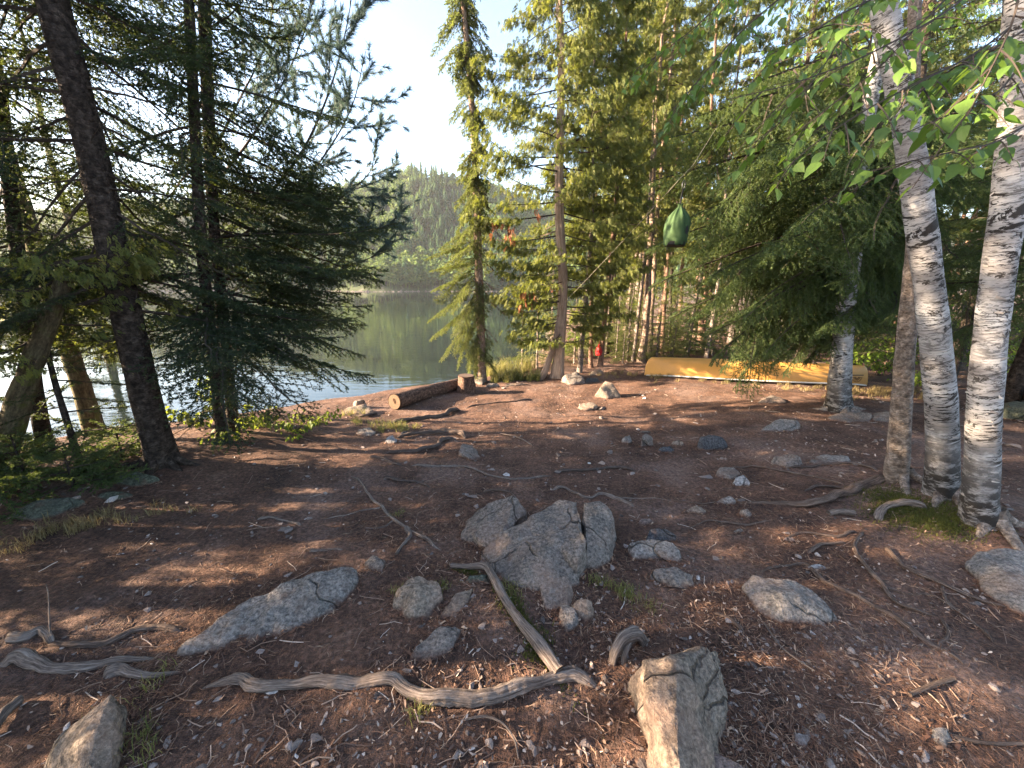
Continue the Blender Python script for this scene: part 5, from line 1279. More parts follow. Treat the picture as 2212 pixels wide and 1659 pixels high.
for j in range(64):
    y = rs.uniform(10.8, 21); x = (.25 + 1.25 * rs.random()) * y
    if y < 12.2 and 2.2 < x < 9: y += 1.6
    wood_tree(x, y, 'yng', j, 'grey_bark', .03, 'young conifer filling the dim wood behind the canoe', 'young conifers in the wood', rs.uniform(0, 6.28), rs.uniform(.7, 1.25), 'young_spruce')
for j in range(22):
    y = rs.uniform(10.4, 14.5); x = rs.uniform(.17, .60) * y
    if y < 11 and x > 3: y += 1
    wood_tree(x, y, 'yng', 1, 'grey_bark', .03, 'young light green conifer among the slim trunks beyond the cedar', 'young conifers among the slim trunks', rs.uniform(0, 6.28), rs.uniform(.55, 1.15), 'young_spruce')
# firs filling the gap between cedar and water
SG = 'young firs at the shore right of the ragged spruce'
for k, (dx, dy, h, lab) in enumerate([(1160, 800, 2.9, 'bushy young fir left of the cedar at the shore'), (1128, 800, 1.9, 'smaller young fir at the water between ragged spruce and cedar'), (1190, 790, 3.4, 'tallest young fir right behind the cedar trunk'), (1240, 790, 2.2, 'young fir right of the cedar foot in the sun'), (1330, 782, 2.0, 'young fir in the sun left of the canoe')]):
    p = gp(dx, dy); y = p[1] + .25 + .2 * (k % 3); x = p[0] * y / p[1]
    W, ND = crown_conifer(h, .1, .95 if h > 2 else .7, int(26 + 8 * h), 300 + k, LITK, elev=(-.05, .5))
    t = tag(empty('young_fir', (x, y, gz(x, y))), lab, 'tree', SG)
    P = np.array([[x, y, gz(x, y) - .05 + h * q] for q in np.linspace(0, 1, 8)]); make_trunk(t, P, .03, .006, 'grey_bark', .2, .08, 8, .05, k)
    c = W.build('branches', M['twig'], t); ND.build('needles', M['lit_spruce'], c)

# ------------------------------------------------------------------ right: birches and hanging spruce
def place_birch(pts, r0, r1, top, lean, label, mat='birch', flare=.45, seed=0, name='birch_tree', dY=0.0, group=None, fh=.22):
    Y = gp(*pts[0])[1] + dY
    P = trunk_path(pts, Y, top, lean); t = tree_root_at(name, P, label, 'tree', group)
    make_trunk(t, P, r0, r1, mat, flare, fh, 28, .07, seed, power=1.0)
    return t, P
BG = 'stems growing from the mossy mound at right'
tA, PA = place_birch([(2040, 1065), (2036, 960), (2030, 850), (2012, 660), (1992, 500), (1966, 320), (1930, 120), (1903, -10)], .100, .012, 9, (-.10, .05), 'left one of the two white birches on the mossy mound, leaning left at its top', seed=31, group=BG, flare=.28)
tB, PB = place_birch([(2122, 1125), (2122, 990), (2128, 850), (2150, 640), (2176, 450), (2196, 250), (2206, 0)], .090, .015, 9, (.02, .05), 'right one of the two white birches on the mossy mound, nearest the right edge', seed=32, group=BG, flare=.28)
tG, PG = place_birch([(1940, 1035), (1943, 940), (1952, 800), (1966, 640), (1976, 520), (1972, 420)], .078, .02, 5, (-.14, .10), 'slender grey barked trunk left of the two birches', 'grey_bark', .30, 33, 'grey_trunk_tree', group=BG)
tD, PD = place_birch([(1812, 886), (1816, 780), (1824, 690), (1834, 600), (1842, 540), (1850, 440)], .140, .02, 9, (.03, .05), 'single sunlit birch with a flared foot in front of the canoe end', 'birch', .5, 34, fh=.28)
M['birch_curl'] = mat_litter('birch_paper', [(0.0, (0.10, 0.085, 0.078)), (0.5, (0.30, 0.265, 0.245)), (1.0, (0.46, 0.43, 0.41))])
def bark_curls(root, P, r0, r1, n, seed, h0=.15, h1=3.2):
    rs = np.random.default_rng(seed); o3 = np.array(root.location); mb = MB(); H = P[-1][2] - P[0][2]
    for k in range(n):
        h = rs.uniform(h0, h1); c = along(P, h) - o3; r = r1 + (r0 - r1) * (1 - h / H); a = rs.uniform(0, 6.283); da = rs.uniform(.15, .8); hh = rs.uniform(.003, .010); lift = rs.uniform(.001, .007); sg = rs.choice([-1, 1])
        t = np.linspace(0, 1, 6); an = a + sg * da * t; rr = r * 1.03 + lift * t ** 2; dz = rs.normal(0, .012) * t
        lo = np.stack([c[0] + rr * np.cos(an), c[1] + rr * np.sin(an), c[2] + dz - hh * (1 - .6 * t)], -1); up = lo.copy(); up[:, 2] += 2 * hh * (1 - .6 * t); up[:, :2] += (.3 * lift * t)[:, None] * np.stack([np.cos(an), np.sin(an)], -1)
        V = np.vstack([lo, up]); mb.add(V, None, [(i, i + 1, 7 + i, 6 + i) for i in range(5)], rs.random())
    tag(mb.build('peeling_bark', M['birch_curl'], root), kind='stuff')
def foot_roots(root, P, r, mat, angs, seed, L=.45):
    rs = np.random.default_rng(seed); o3 = np.array(root.location)
    for a in angs:
        l = L * rs.uniform(.7, 1.3); t = np.linspace(0, 1, 16); s = r * .55 + l * t; an = a + rs.normal(0, .25) * t
        x = P[0][0] + s * np.cos(an); y = P[0][1] + s * np.sin(an); q = np.stack([x, y, ground(x, y) + .11 * np.exp(-t * 5) - .035 * t], -1)
        mb = MB(); tube(mb, q - o3, r * (.52 - .36 * t), 14, .12, 9, seed, .8, lambda L_, th: 1 + .1 * np.sin(th * 3 + L_ * 8)); mb.build('surface_root', M[mat], root, True)
foot_roots(tA, PA, .10, 'grey_bark', (3.6, 4.6, 5.6), 1, .30); foot_roots(tB, PB, .09, 'grey_bark', (3.9, 4.9, 5.8), 2, .30); foot_roots(tD, PD, .14, 'grey_bark', (3.3, 4.4, 5.5, .1), 3, .5); foot_roots(tG, PG, .08, 'grey_bark', (4.2, 5.4), 4, .3); foot_roots(t1, P1, .118, 'spruce_bark', (3.8, 4.9, 5.9, .2), 5, .4)
bark_curls(tA, PA, .098, .0, 150, 1); bark_curls(tB, PB, .090, .0, 150, 2); bark_curls(tD, PD, .140, .02, 110, 3)
W, ND = crown_conifer(5, 3.4, 1.0, 16, 330, MIDK); c = W.build('branches', M['twig'], tG); ND.build('needles', M['spruce'], c)

b = gp(1952, 846); ySP = b[1]
PQ = trunk_path([(1952, 846), (1956, 700), (1962, 560), (1970, 400), (1980, 200)], ySP, 11, (0, .02))
tq = tree_root_at('hanging_spruce', PQ, 'large spruce behind the single birch with long drooping boughs over the canoe', 'tree')
make_trunk(tq, PQ, .15, .03, 'spruce_bark', .25, .25, 18, .07, 35)
o3 = np.array(tq.location); rs = np.random.default_rng(66)
QN = [0]
def qb(dx, dy, Yo, tip, L=None, roll=0.0, kit=SPRK, dip=.9):
    """bough from the trunk picture point to a tip picture point (x, y, distance)"""
    p = vp(dx, dy, ySP) if not isinstance(Yo, (list, tuple)) else np.array(Yo)
    q = vp(*tip); d = q - p; Ln = np.linalg.norm(d); d = d / Ln + np.array([0, 0, .28 * dip])
    add_bough(tq, kit, p - o3, d, Ln * 1.04, rs, roll)
    if tip[0] < 1760 and QN[0] < 44:
        for f in (.58, .80):
            QN[0] += 1; c = p + (q - p) * f + np.array([0, 0, .16 * Ln * f * (1 - f) + .02]); sd = norm(np.cross(q - p, [0, 0, 1.0])) * rs.choice([-1, 1])
            e = norm(norm(q - p) * .55 + sd * rs.uniform(.2, .9) + np.array([0, 0, -rs.uniform(.25, .75)]))
            add_bough(tq, kit, c - o3, e, rs.uniform(1.0, 1.7), rs, rs.normal(0, .3))
for pts in [((1962, 470), (1530, 770, 6.0)), ((1962, 430), (1480, 640, 6.2)), ((1962, 520), (1600, 760, 5.8)), ((1962, 380), (1440, 540, 6.4)), ((1962, 330), (1500, 480, 5.6)), ((1962, 560), (1690, 730, 5.9)),
            ((1962, 300), (1420, 400, 6.6)), ((1962, 450), (1560, 600, 5.2)), ((1962, 500), (1660, 690, 5.0)), ((1962, 400), (1620, 560, 4.8)), ((1962, 600), (1750, 720, 5.8)), ((1962, 350), (1700, 500, 4.6)),
            ((1962, 560), (1900, 700, 5.2)), ((1962, 520), (1880, 640, 4.9)), ((1962, 480), (1980, 690, 6.2)), ((1962, 430), (2060, 600, 6.4)), ((1962, 250), (1560, 400, 5.0)), ((1962, 250), (1480, 300, 6.2)),
            ((1962, 180), (1560, 250, 5.6)), ((1962, 380), (2000, 560, 5.2)), ((1962, 320), (1860, 520, 4.4)), ((1962, 200), (1700, 340, 4.6)), ((1962, 120), (1620, 200, 5.4)), ((1962, 540), (1800, 760, 5.6)), ((1962, 280), (2080, 420, 5.6)),
            ((1962, 600), (1600, 700, 6.6)), ((1962, 460), (1700, 640, 6.3)), ((1962, 360), (1560, 540, 7.2)), ((1962, 560), (1560, 690, 7.4)), ((1962, 620), (1660, 740, 7.6)), ((1962, 420), (1460, 560, 7.6)), ((1962, 560), (1580, 740, 5.7)), ((1962, 540), (1640, 760, 6.1)), ((1962, 500), (1500, 700, 6.2)), ((1962, 520), (1700, 780, 6.4)), ((1962, 480), (1620, 660, 5.4)), ((1962, 440), (1580, 620, 6.3)), ((1962, 380), (1680, 580, 5.3)), ((1962, 460), (1760, 660, 5.4)), ((1962, 340), (1780, 480, 5.0)), ((1962, 300), (1740, 420, 5.2)), ((1962, 300), (1840, 460, 4.8)), ((1962, 400), (1840, 560, 5.2)), ((1962, 200), (1820, 380, 4.6)), ((1962, 150), (1500, 330, 6.8)), ((1962, 560), (1740, 720, 5.2)), ((1962, 420), (1540, 660, 6.6))]:
    qb(*pts[0], 0, pts[1], None, rs.normal(0, .25))
dress(tq, PQ, SPRK, 5.2, 10.5, 9, lambda h: 2.4 * (1 - (h - 4) / 8), lambda h: -.2, 67)
dead_twigs(tq, PQ, .6, 3.0, 36, 1.0, 'twig', 36)

# a second spruce whose boughs fill the right edge
for x, y, s, lab in ((7.4, 5.0, 71, 'dark spruce filling the right edge behind the birches'), (9.8, 8.4, 72, 'dark spruce further back at the right edge beyond the mossy boulder'), (8.9, 6.6, 73, 'dark spruce between the two at the right edge')):
    H = 9.0; P = np.array([[x + .1 * math.sin(q * 4), y, gz(x, y) - .1 + H * q] for q in np.linspace(0, 1, 30)])
    t = tree_root_at('spruce_tree', P, lab, 'tree', 'dark spruces at the right edge')
    make_trunk(t, P, .12, .02, 'spruce_bark', .3, .2, 14, .07, s)
    dress(t, P, SPRK, 1.9, 8.2, 40, lambda h: 2.3 * (1 - max(0, h - 2.5) / 7.5), lambda h: -.22 + .03 * h, s)

# ------------------------------------------------------------------ birch twigs with leaves hanging into the picture
def leafy_branch(root, pts, r, seed, n_side, side_L, leaf, per_side, dens=1.0, mat='birch_leaf'):
    """a limb given by (x, y, distance) points with leafy side twigs"""
    rs = np.random.default_rng(seed); o3 = np.array(root.location)
    P = smooth_path(np.array([vp(*q) for q in pts]), 40) - o3; T = norm(np.gradient(P, axis=0))
    wd, lv = MB(), MB(); A, B, ra, rb = list(P[:-1]), list(P[1:]), list(np.linspace(r, .0015, 40)[:-1]), list(np.linspace(r, .0015, 40)[1:])
    def leaves_on(q, d, n):
        for j in range(n):
            f = (j + .6) / n; p = q[0] + (q[-1] - q[0]) * f
            sd = norm(np.cross(d, [0, 0, 1.0])) * (1 if j % 2 else -1)
            e = norm(d * .55 + sd * rs.uniform(.4, 1.0) + np.array([0, 0, -rs.uniform(.05, .75)]))
            st = p + e * leaf * .25; A.append(p); B.append(st); ra.append(.0009); rb.append(.0006)
            put_leaf(lv, st, norm(e + np.array([0, 0, -.25])), leaf * rs.uniform(.65, 1.2), rs, LEAF, np.clip(rs.normal(.45, .2), 0, 1))
    for k in range(n_side):
        i = int(6 + 33 * (k + rs.random()) / n_side); i = min(i, 39)
        sd = norm(np.cross(T[i], [0, 0, 1.0])) * rs.choice([-1, 1])
        d = norm(T[i] * .8 + sd * rs.uniform(.2, .9) + np.array([0, 0, rs.uniform(-.55, .2)])); l = side_L * rs.uniform(.5, 1.2)
        q = P[i] + np.outer(np.linspace(0, 1, 5), d) * l + np.outer(np.linspace(0, 1, 5) ** 2, [0, 0, -.2 * l])
        A += list(q[:-1]); B += list(q[1:]); x = np.linspace(.0028, .001, 5); ra += list(x[:-1]); rb += list(x[1:])
        leaves_on(q, d, max(2, int(per_side * rs.uniform(.6, 1.3))))
    leaves_on(P[20:], T[30], int(per_side * 1.5))
    sticks(wd, A, B, ra, rb)
    o = wd.build('leafy_twig', M['twig'], root); lv.build('leaves', M[mat], o)
for k, (pts, a) in enumerate([
        ([(2140, -60, 2.2), (2050, 20, 1.8), (1930, 90, 1.55), (1800, 150, 1.4), (1680, 190, 1.35), (1570, 215, 1.35)], (.006, 13, .22, .048, 5)),
        ([(2180, 60, 2.0), (2080, 130, 1.6), (1960, 190, 1.4), (1850, 250, 1.32), (1760, 310, 1.3), (1690, 370, 1.3)], (.006, 15, .20, .049, 6)),
        ([(2200, 150, 1.8), (2120, 220, 1.4), (2020, 260, 1.25), (1950, 290, 1.2)], (.005, 8, .18, .049, 5)),
        ([(2210, -40, 1.6), (2170, 90, 1.3), (2120, 190, 1.2), (2090, 250, 1.15)], (.005, 8, .18, .051, 4)),
        ([(2000, -80, 2.2), (1900, -10, 1.8), (1800, 40, 1.6), (1720, 90, 1.5), (1640, 130, 1.5)], (.006, 14, .2, .048, 6)),
        ([(1800, -90, 3.2), (1680, 0, 2.9), (1590, 80, 2.8), (1520, 160, 2.8), (1450, 240, 2.8)], (.008, 18, .32, .058, 8)),
        ([(1700, -120, 3.6), (1580, -20, 3.3), (1500, 60, 3.2), (1420, 120, 3.2), (1370, 150, 3.2)], (.008, 18, .34, .056, 8)),
        ([(1900, -60, 2.6), (1830, 60, 2.2), (1760, 170, 2.0), (1690, 260, 1.9), (1600, 330, 1.9)], (.006, 14, .24, .046, 6)),
        ([(2100, -60, 2.4), (1980, 60, 2.0), (1880, 160, 1.8), (1780, 240, 1.75), (1700, 300, 1.75)], (.006, 14, .2, .050, 6)),
        ([(2220, 60, 2.0), (2120, 120, 1.7), (2040, 160, 1.55), (1960, 220, 1.5), (1890, 280, 1.5)], (.006, 14, .2, .052, 6)),
        ([(2230, 260, 1.7), (2140, 310, 1.45), (2050, 330, 1.35), (1960, 350, 1.3), (1880, 370, 1.3)], (.004, 8, .16, .055, 4))]):
    leafy_branch(tA if k not in (3, 8) else tB, pts, a[0], 400 + k, a[1], a[2], a[3], a[4])
# crowns of the birches above the frame
def birch_crown(root, P, seed, n=900, rad=1.5, z0=4.6, z1=8.5):
    rs = np.random.default_rng(seed); o3 = np.array(root.location); wd, lv = MB(), MB(); A, B, ra, rb = [], [], [], []
    for k in range(34):
        h = rs.uniform(z0, z1); p = along(P, h) - o3; a = rs.uniform(0, 6.283); l = rad * rs.uniform(.5, 1.2)
        q = p + np.outer(np.linspace(0, 1, 7), [math.cos(a), math.sin(a), .45]) * l + np.outer(np.linspace(0, 1, 7) ** 2, [0, 0, -.5 * l])
        A += list(q[:-1]); B += list(q[1:]); x = np.linspace(.012, .002, 7); ra += list(x[:-1]); rb += list(x[1:])
        for j in range(n // 34):
            f = rs.uniform(.25, 1); i = int(f * 5.99); c = q[i] + rs.normal(0, .18, 3)
            put_leaf(lv, c, norm(rs.normal(size=3) + np.array([0, 0, -.6])), .07 * rs.uniform(.7, 1.2), rs, LEAF_S, rs.random())
    sticks(wd, A, B, ra, rb); o = wd.build('branches', M['twig'], root); lv.build('leaves', M['birch_leaf'], o)
birch_crown(tA, PA, 501); birch_crown(tB, PB, 502); birch_crown(tD, PD, 503, 1200, 1.8, 4.2, 9)
# ------------------------------------------------------------------ canoe
M['canoe'] = mat_simple('golden_hull', (0.58, 0.295, 0.072), 0.42, 0.45, 2.2, 0.22)
M['white_trim'] = mat_simple('pale_gunwale', (0.72, 0.69, 0.64), 0.5, 0.4, 20, 0.2)
M['black'] = mat_simple('dark_fabric', (0.012, 0.012, 0.013), 0.7, 0.3, 60, 0.2)
M['emblem'] = mat_simple('brown_lettering', (0.10, 0.045, 0.015), 0.5, 0.3, 60, 0.2)
cl, cr = gp(1392, 811), gp(1872, 833)
mid = (cl + cr) / 2; CL = float(np.linalg.norm((cr - cl)[:2])) ; hd = math.atan2(cr[1] - cl[1], cr[0] - cl[0])
cn = tag(empty('canoe', (mid[0], mid[1], gz(mid[0], mid[1])), hd), 'golden yellow canoe lying upside down at the edge of the wood', 'canoe')
cn.rotation_euler = (R(-5), -math.asin((cr[2] - cl[2]) / CL), hd)
HB, HT = 0.45, 0.46
def csec(s):
    a = np.abs(s)
    b = HB * np.maximum(0.02, (1 - a ** 2.3)) ** .85
    zg = 0.06 * (1 - a ** 6)
    e = np.clip((a - .93) / .07, 0, 1)
    zk = zg + (HT - .02 * a ** 2 - zg) * np.maximum(0.0, 1 - e ** 2.4) ** (1 / 2.4)
    return b, zg, zk
def cpt(s, a):
    b, zg, zk = csec(s)
    c, si = np.cos(a), np.sin(a)
    return np.stack([s * CL / 2 + 0 * a, -b * np.sign(c) * np.abs(c) ** .62, zg + (zk - zg) * np.abs(si) ** .85], -1)
ss = np.sin(np.linspace(-np.pi / 2, np.pi / 2, 81)); aa = np.linspace(0, np.pi, 33)
SS, AA = np.meshgrid(ss, aa, indexing='ij')
V = cpt(SS, AA).reshape(-1, 3); i = np.arange(80)[:, None] * 33 + np.arange(32)[None, :]
MB().add(V, None, np.stack([i, i + 33, i + 34, i + 1], -1).reshape(-1, 4)).build('hull', M['canoe'], cn, True)
for a in (0.0, math.pi):
    mb = MB(); q = cpt(np.linspace(-.985, .985, 60), np.full(60, a)); q[:, 1] *= 1.012; q[:, 2] -= .006
    tube(mb, q, .022, 8, 0, 1, 0, .8); mb.build('gunwale', M['white_trim'], cn, True)
for s in (-.35, .05, .45):
    mb = MB(); b_, zg, zk = csec(np.array(s)); tube(mb, np.array([(s * CL / 2, -b_ * .98, zg + .02), (s * CL / 2, 0, zg + .02), (s * CL / 2, b_ * .98, zg + .02)]), .018, 8); mb.build('thwart', M['white_trim'], cn, True)
def onhull(u, v):
    """a point on the near side of the hull, u metres along and v metres up"""
    s = u / (CL / 2); b_, zg, zk = csec(np.array(s))
    si = min(1, max(0, (v - zg) / (zk - zg))) ** (1 / .85); a = math.asin(si)
    p = cpt(np.array(s), np.array(a)); p2 = cpt(np.array(s), np.array(a + .02)); p3 = cpt(np.array(s + .003), np.array(a))
    n_ = norm(np.cross(p3 - p, p2 - p)); n_ = n_ if n_[1] < 0 else -n_
    return p + n_ * .004
def strip(mb, pts, w):
    pts = np.array(pts)
    for k in range(len(pts) - 1):
        d = norm(pts[k + 1] - pts[k]); nrm = np.array([-d[1], d[0]]) * w / 2
        q = [pts[k] - nrm, pts[k + 1] - nrm, pts[k + 1] + nrm, pts[k] + nrm]
        mb.add([onhull(*c) for c in q], None, [(0, 1, 2, 3)])
mb = MB(); U0, V0 = CL / 2 * .865, .20
strip(mb, [(U0 - .17 + .034 * k, V0 + .035) for k in range(11)], .024)
for rr_, w in ((.135, .012), (.07, .009)):
    strip(mb, [(U0 + rr_ * math.cos(t), V0 + rr_ * math.sin(t) * .85) for t in np.linspace(math.pi, 2 * math.pi, 15)], w)
for t in np.linspace(math.pi * 1.06, math.pi * 1.94, 8):
    strip(mb, [(U0 + q * math.cos(t), V0 + q * math.sin(t) * .85) for q in (.03, .08, .12)], .013)
mb.build('wheel_emblem', M['emblem'], cn)

# ------------------------------------------------------------------ hanging food bag, its lines, the red pouch
M['bag'] = mat_simple('green_ripstop', (0.030, 0.062, 0.018), 0.8, 0.35, 14, 0.25)
M['cord'] = mat_simple('pale_cord', (0.30, 0.27, 0.22), 0.7, 0.2, 90, 0.3)
M['metal'] = mat_simple('dark_metal', (0.05, 0.05, 0.055), 0.4, 0.5, 40, 0.2, 0, 0.8)
M['red'] = mat_simple('red_cloth', (0.50, 0.018, 0.02), 0.65, 0.3, 30, 0.3)
BY = 5.35
top, bot = vp(1463, 440, BY), vp(1457, 532, BY)
bg = tag(empty('food_bag', bot), 'green drawstring bag with a black base hanging from a line in mid air', 'bag'); bh = top[2] - bot[2]; bg.rotation_euler = (0, R(3.5), .4)
def lathe(mb, prof, nseg, rf=None, uvs=None):
    n = len(prof); th = np.linspace(0, 6.2832, nseg + 1)[:-1]; z = np.array([p[0] for p in prof]); r_ = np.array([p[1] for p in prof])
    Rr = r_[:, None] * np.ones(nseg)[None, :]
    if rf is not None: Rr = Rr * rf(z[:, None], th[None, :])
    V = np.stack([Rr * np.cos(th), Rr * np.sin(th), z[:, None] * np.ones(nseg)], -1).reshape(-1, 3)
    i = np.arange(n - 1)[:, None] * nseg; j = np.arange(nseg)[None, :]; k = (np.arange(nseg)[None, :] + 1) % nseg
    mb.add(V, None, np.stack([i + j, i + k, i + nseg + k, i + nseg + j], -1).reshape(-1, 4)); return mb
pz = np.array([0, .04, .12, .25, .40, .52, .62, .72, .80, .87, .93, .97, 1.0]); pr = np.array([.118, .132, .142, .148, .150, .146, .132, .108, .080, .050, .026, .022, .034])
zz = np.linspace(0, 1, 44); prr = np.interp(zz, pz, pr)
pleat = lambda z, th: 1 + np.clip(z / bh - .25, 0, 1) * .34 * (np.sin(th * 9 + 2 * z) + .6 * np.sin(th * 14 + 1.3 + 5 * z)) * .7 + .04 * np.sin(th * 3 + z * 8) + .025 * np.sin(th * 5 - z * 22) + .015 * np.sin(th * 11 + z * 31)
lathe(MB_ := MB(), list(zip(zz * bh, prr)), 72, pleat); MB_.build('sack', M['bag'], bg, True)
lathe(MB_ := MB(), [(.012, .004), (.004, .09), (.000, .119), (.02, .128), (.05, .136)], 48, lambda z, th: 1.015 + .03 * np.sin(th * 3 + z * 8)); bs_ = MB_.build('base_patch', M['black'], bg, True); bs_.rotation_euler = (0, 0, 0)
mb = MB(); th = np.linspace(0, 6.283, 17)[:-1]; az0 = -1.52
V = [((np.interp((.36 * bh + .055 * math.sin(t)) / bh, pz, pr) + .012) * math.cos(az0 + .022 / .15 * math.cos(t)), (np.interp((.36 * bh + .055 * math.sin(t)) / bh, pz, pr) + .012) * math.sin(az0 + .022 / .15 * math.cos(t)), .36 * bh + .055 * math.sin(t)) for t in th]
V.append(((.148 + .013) * math.cos(az0), (.148 + .013) * math.sin(az0), .36 * bh)); mb.add(V, [(k, (k + 1) % 16, 16) for k in range(16)]); mb.build('oval_patch', M['black'], bg)
car = vp(1464, 398, BY)
mb = MB(); tube(mb, np.array([(.004, 0, bh * .965), (.01, .01, bh * 1.02), (.006, 0, (car[2] - bot[2]) - .05)]), .006, 8); tube(mb, np.array([(-.008, 0, bh * .965), (-.012, .006, bh * 1.03), (.002, 0, (car[2] - bot[2]) - .05)]), .006, 8); mb.build('drawcord', M['black'], bg, True)
mb = MB(); t = np.linspace(0, 6.283, 25); tube(mb, np.stack([.022 * np.cos(t) + .004, 0 * t, .052 * np.sin(t) + (car[2] - bot[2]) - .005], -1), .0055, 8); mb.build('carabiner', M['metal'], bg, True)
def line(pts, r, label, sag=.05):
    P = np.array(pts); n = 30; Q = []
    for k in range(len(P) - 1):
        t = np.linspace(0, 1, n)[:, None]; q = P[k] * (1 - t) + P[k + 1] * t; q[:, 2] -= sag * np.linalg.norm(P[k + 1] - P[k]) * (t * (1 - t))[:, 0] * .5; Q.append(q)
    Q = np.vstack([Q[0]] + [q[1:] for q in Q[1:]]); o = Q[0].copy(); mb = MB(); tube(mb, Q - o, r, 6)
    return tag(mb.build('rope', M['cord'], None, True, o), label, 'rope', 'lines holding the bag')
line([vp(1208, 664, YC - .13), car + np.array([0, 0, .04])], .0018, 'pale line slanting down from the hanging bag to the cedar trunk')
line([car + np.array([0, 0, .045]), vp(1497, 357, 5.5), vp(1556, 262, 6.0), vp(1614, 167, 6.8), vp(1690, 30, 7.6)], .0018, 'pale line rising from the hanging bag into the trees at upper right', .01)
rp = np.array(T_RED.location)
pr_ = vp(1293, 768, rp[1] - .10)
rb_ = tag(empty('red_bag', pr_), 'small bright red bag hanging on a slim trunk behind the cedar', 'bag')
lathe(MB_ := MB(), [(0, .003), (.0, .05), (.02, .075), (.10, .082), (.18, .070), (.24, .045), (.265, .022), (.28, .03), (.30, .036)], 30, lambda z, th: 1 + .12 * np.sin(th * 4 + z * 18) + .08 * np.sin(th * 7 - z * 25)); MB_.build('pouch', M['red'], rb_, True)
mb = MB(); tube(mb, np.array([(0, 0, .26), (.0, .02, .36), (.01, .06, .44)]), .006, 6); mb.build('hanging_loop', M['red'], rb_, True)
# fallen trunk at the right edge
fa, fb = gp(2150, 828, .15), gp(2380, 900, .25)
fl = fa; mb = MB(); t = np.linspace(0, 1, 20)[:, None]; tube(mb, (fa * (1 - t) + fb * t) - fl, np.linspace(.10, .17, 20), 18, .12, 5, 9)
tag(mb.build('fallen_log', M['log_bark'], None, True, fl), 'fallen brown trunk at the right edge beyond the birches', 'log')
# ------------------------------------------------------------------ undergrowth
def shrub(x, y, h, r_, n, leaf, mat, label, seed, group=None, name='shrub', droop=.4, tm=LEAF_S):
    rs = np.random.default_rng(seed); z0 = gz(x, y); t = tag(empty(name, (x, y, z0)), label, 'shrub', group)
    wd, lv = MB(), MB(); A, B, ra, rb = [], [], [], []
    ns = max(4, int(n / 28))
    for k in range(ns):
        a = rs.uniform(0, 6.283); l = rs.uniform(.4, 1.05)
        q = np.outer(np.linspace(0, 1, 8), [math.cos(a) * r_ * l * rs.uniform(.3, 1), math.sin(a) * r_ * l * rs.uniform(.3, 1), h * l]) + np.outer(np.linspace(0, 1, 8) ** 3, [math.cos(a) * r_ * .5, math.sin(a) * r_ * .5, -.15 * h])
        q += rs.normal(0, .02 * r_, (8, 3)); q[0] = rs.normal(0, .04, 3) * [1, 1, 0]
        A += list(q[:-1]); B += list(q[1:]); w = np.linspace(.006, .0015, 8) * max(.6, h); ra += list(w[:-1]); rb += list(w[1:])
        for j in range(int(n / ns)):
            i = int(rs.uniform(.3, .999) * 7); p = q[i] + (q[min(7, i + 1)] - q[i]) * rs.random()
            o = norm(rs.normal(size=3) + np.array([0, 0, .1])) * rs.uniform(.02, .16) * max(.5, r_)
            A.append(p); B.append(p + o); ra.append(.0015); rb.append(.0008)
            put_leaf(lv, p + o, norm(o * np.array([1, 1, .4]) + np.array([0, 0, -droop * .1])), leaf * rs.uniform(.6, 1.25), rs, tm, np.clip(rs.normal(.5, .2), 0, 1))
    sticks(wd, A, B, ra, rb); c = wd.build('stems', M['twig'], t); lv.build('leaves', M[mat], c); return t
UG = 'leafy plants under the two slim firs'
for k, (dx, dy, h, r_, n, lf, lab) in enumerate([
        (560, 925, .35, .42, 210, .065, 'low leafy plant right of the slim firs, catching green light'), (640, 935, .28, .45, 200, .06, 'low leafy plant furthest right under the fir boughs'),
        (520, 950, .22, .30, 110, .06, 'small leafy plant at the foot of the right slim fir'), (425, 925, .45, .32, 150, .07, 'bright leafy plant between the leaning spruce and the slim firs'),
        (690, 915, .18, .35, 120, .05, 'ground hugging plant at the end of the leafy patch'), (315, 985, .16, .12, 14, .075, 'tiny bright seedling beside the leaning spruce')]):
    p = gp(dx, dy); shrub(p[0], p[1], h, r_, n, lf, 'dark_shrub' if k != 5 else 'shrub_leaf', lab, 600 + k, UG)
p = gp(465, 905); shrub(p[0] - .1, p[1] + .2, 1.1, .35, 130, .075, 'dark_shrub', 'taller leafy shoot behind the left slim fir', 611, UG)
RS = 'bright shrubs at the edge of the wood on the right'
for k, (x, y, h, r_, n, lf, lab) in enumerate([(8.2, 9.2, 1.7, 1.0, 800, .085, 'bright green bush behind the right end of the canoe'), (9.6, 9.8, 1.2, .9, 520, .085, 'lower bright bush between grey trunk and birch'), (9.2, 8.6, .6, .6, 260, .07, 'small bright bush beside the end of the canoe'),
                                               (11.6, 8.3, 1.7, 1.1, 900, .085, 'glowing yellow green bush at the right edge'), (12.0, 9.6, 2.2, 1.1, 700, .09, 'taller bush behind the glowing one at the right edge'), (10.6, 10.6, 2.0, 1.0, 520, .09, 'bush seen between the two birches')]):
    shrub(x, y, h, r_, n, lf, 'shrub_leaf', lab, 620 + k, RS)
for k, (dx, dy, bk, h, lab) in enumerate([(1340, 775, 1.2, .7, 'leafy bush in the sun between red bag tree and canoe'), (1310, 780, 2.2, 1.0, 'leafy bush behind the tree with the red bag'), (1225, 790, 1.5, .9, 'leafy bush behind the cedar foot'), (1440, 772, 3.0, 1.0, 'leafy bush in the wood behind the left end of the canoe'), (1250, 780, 3.0, 1.4, 'leafy bush at the shore behind the thin grey trunk')]):
    p = gp(dx, dy); s = (p[1] + bk) / p[1]; shrub(p[0] * s, p[1] + bk, h, .6, 300, .075, 'shrub_leaf', lab, 640 + k, 'leafy bushes among the slim trunks')

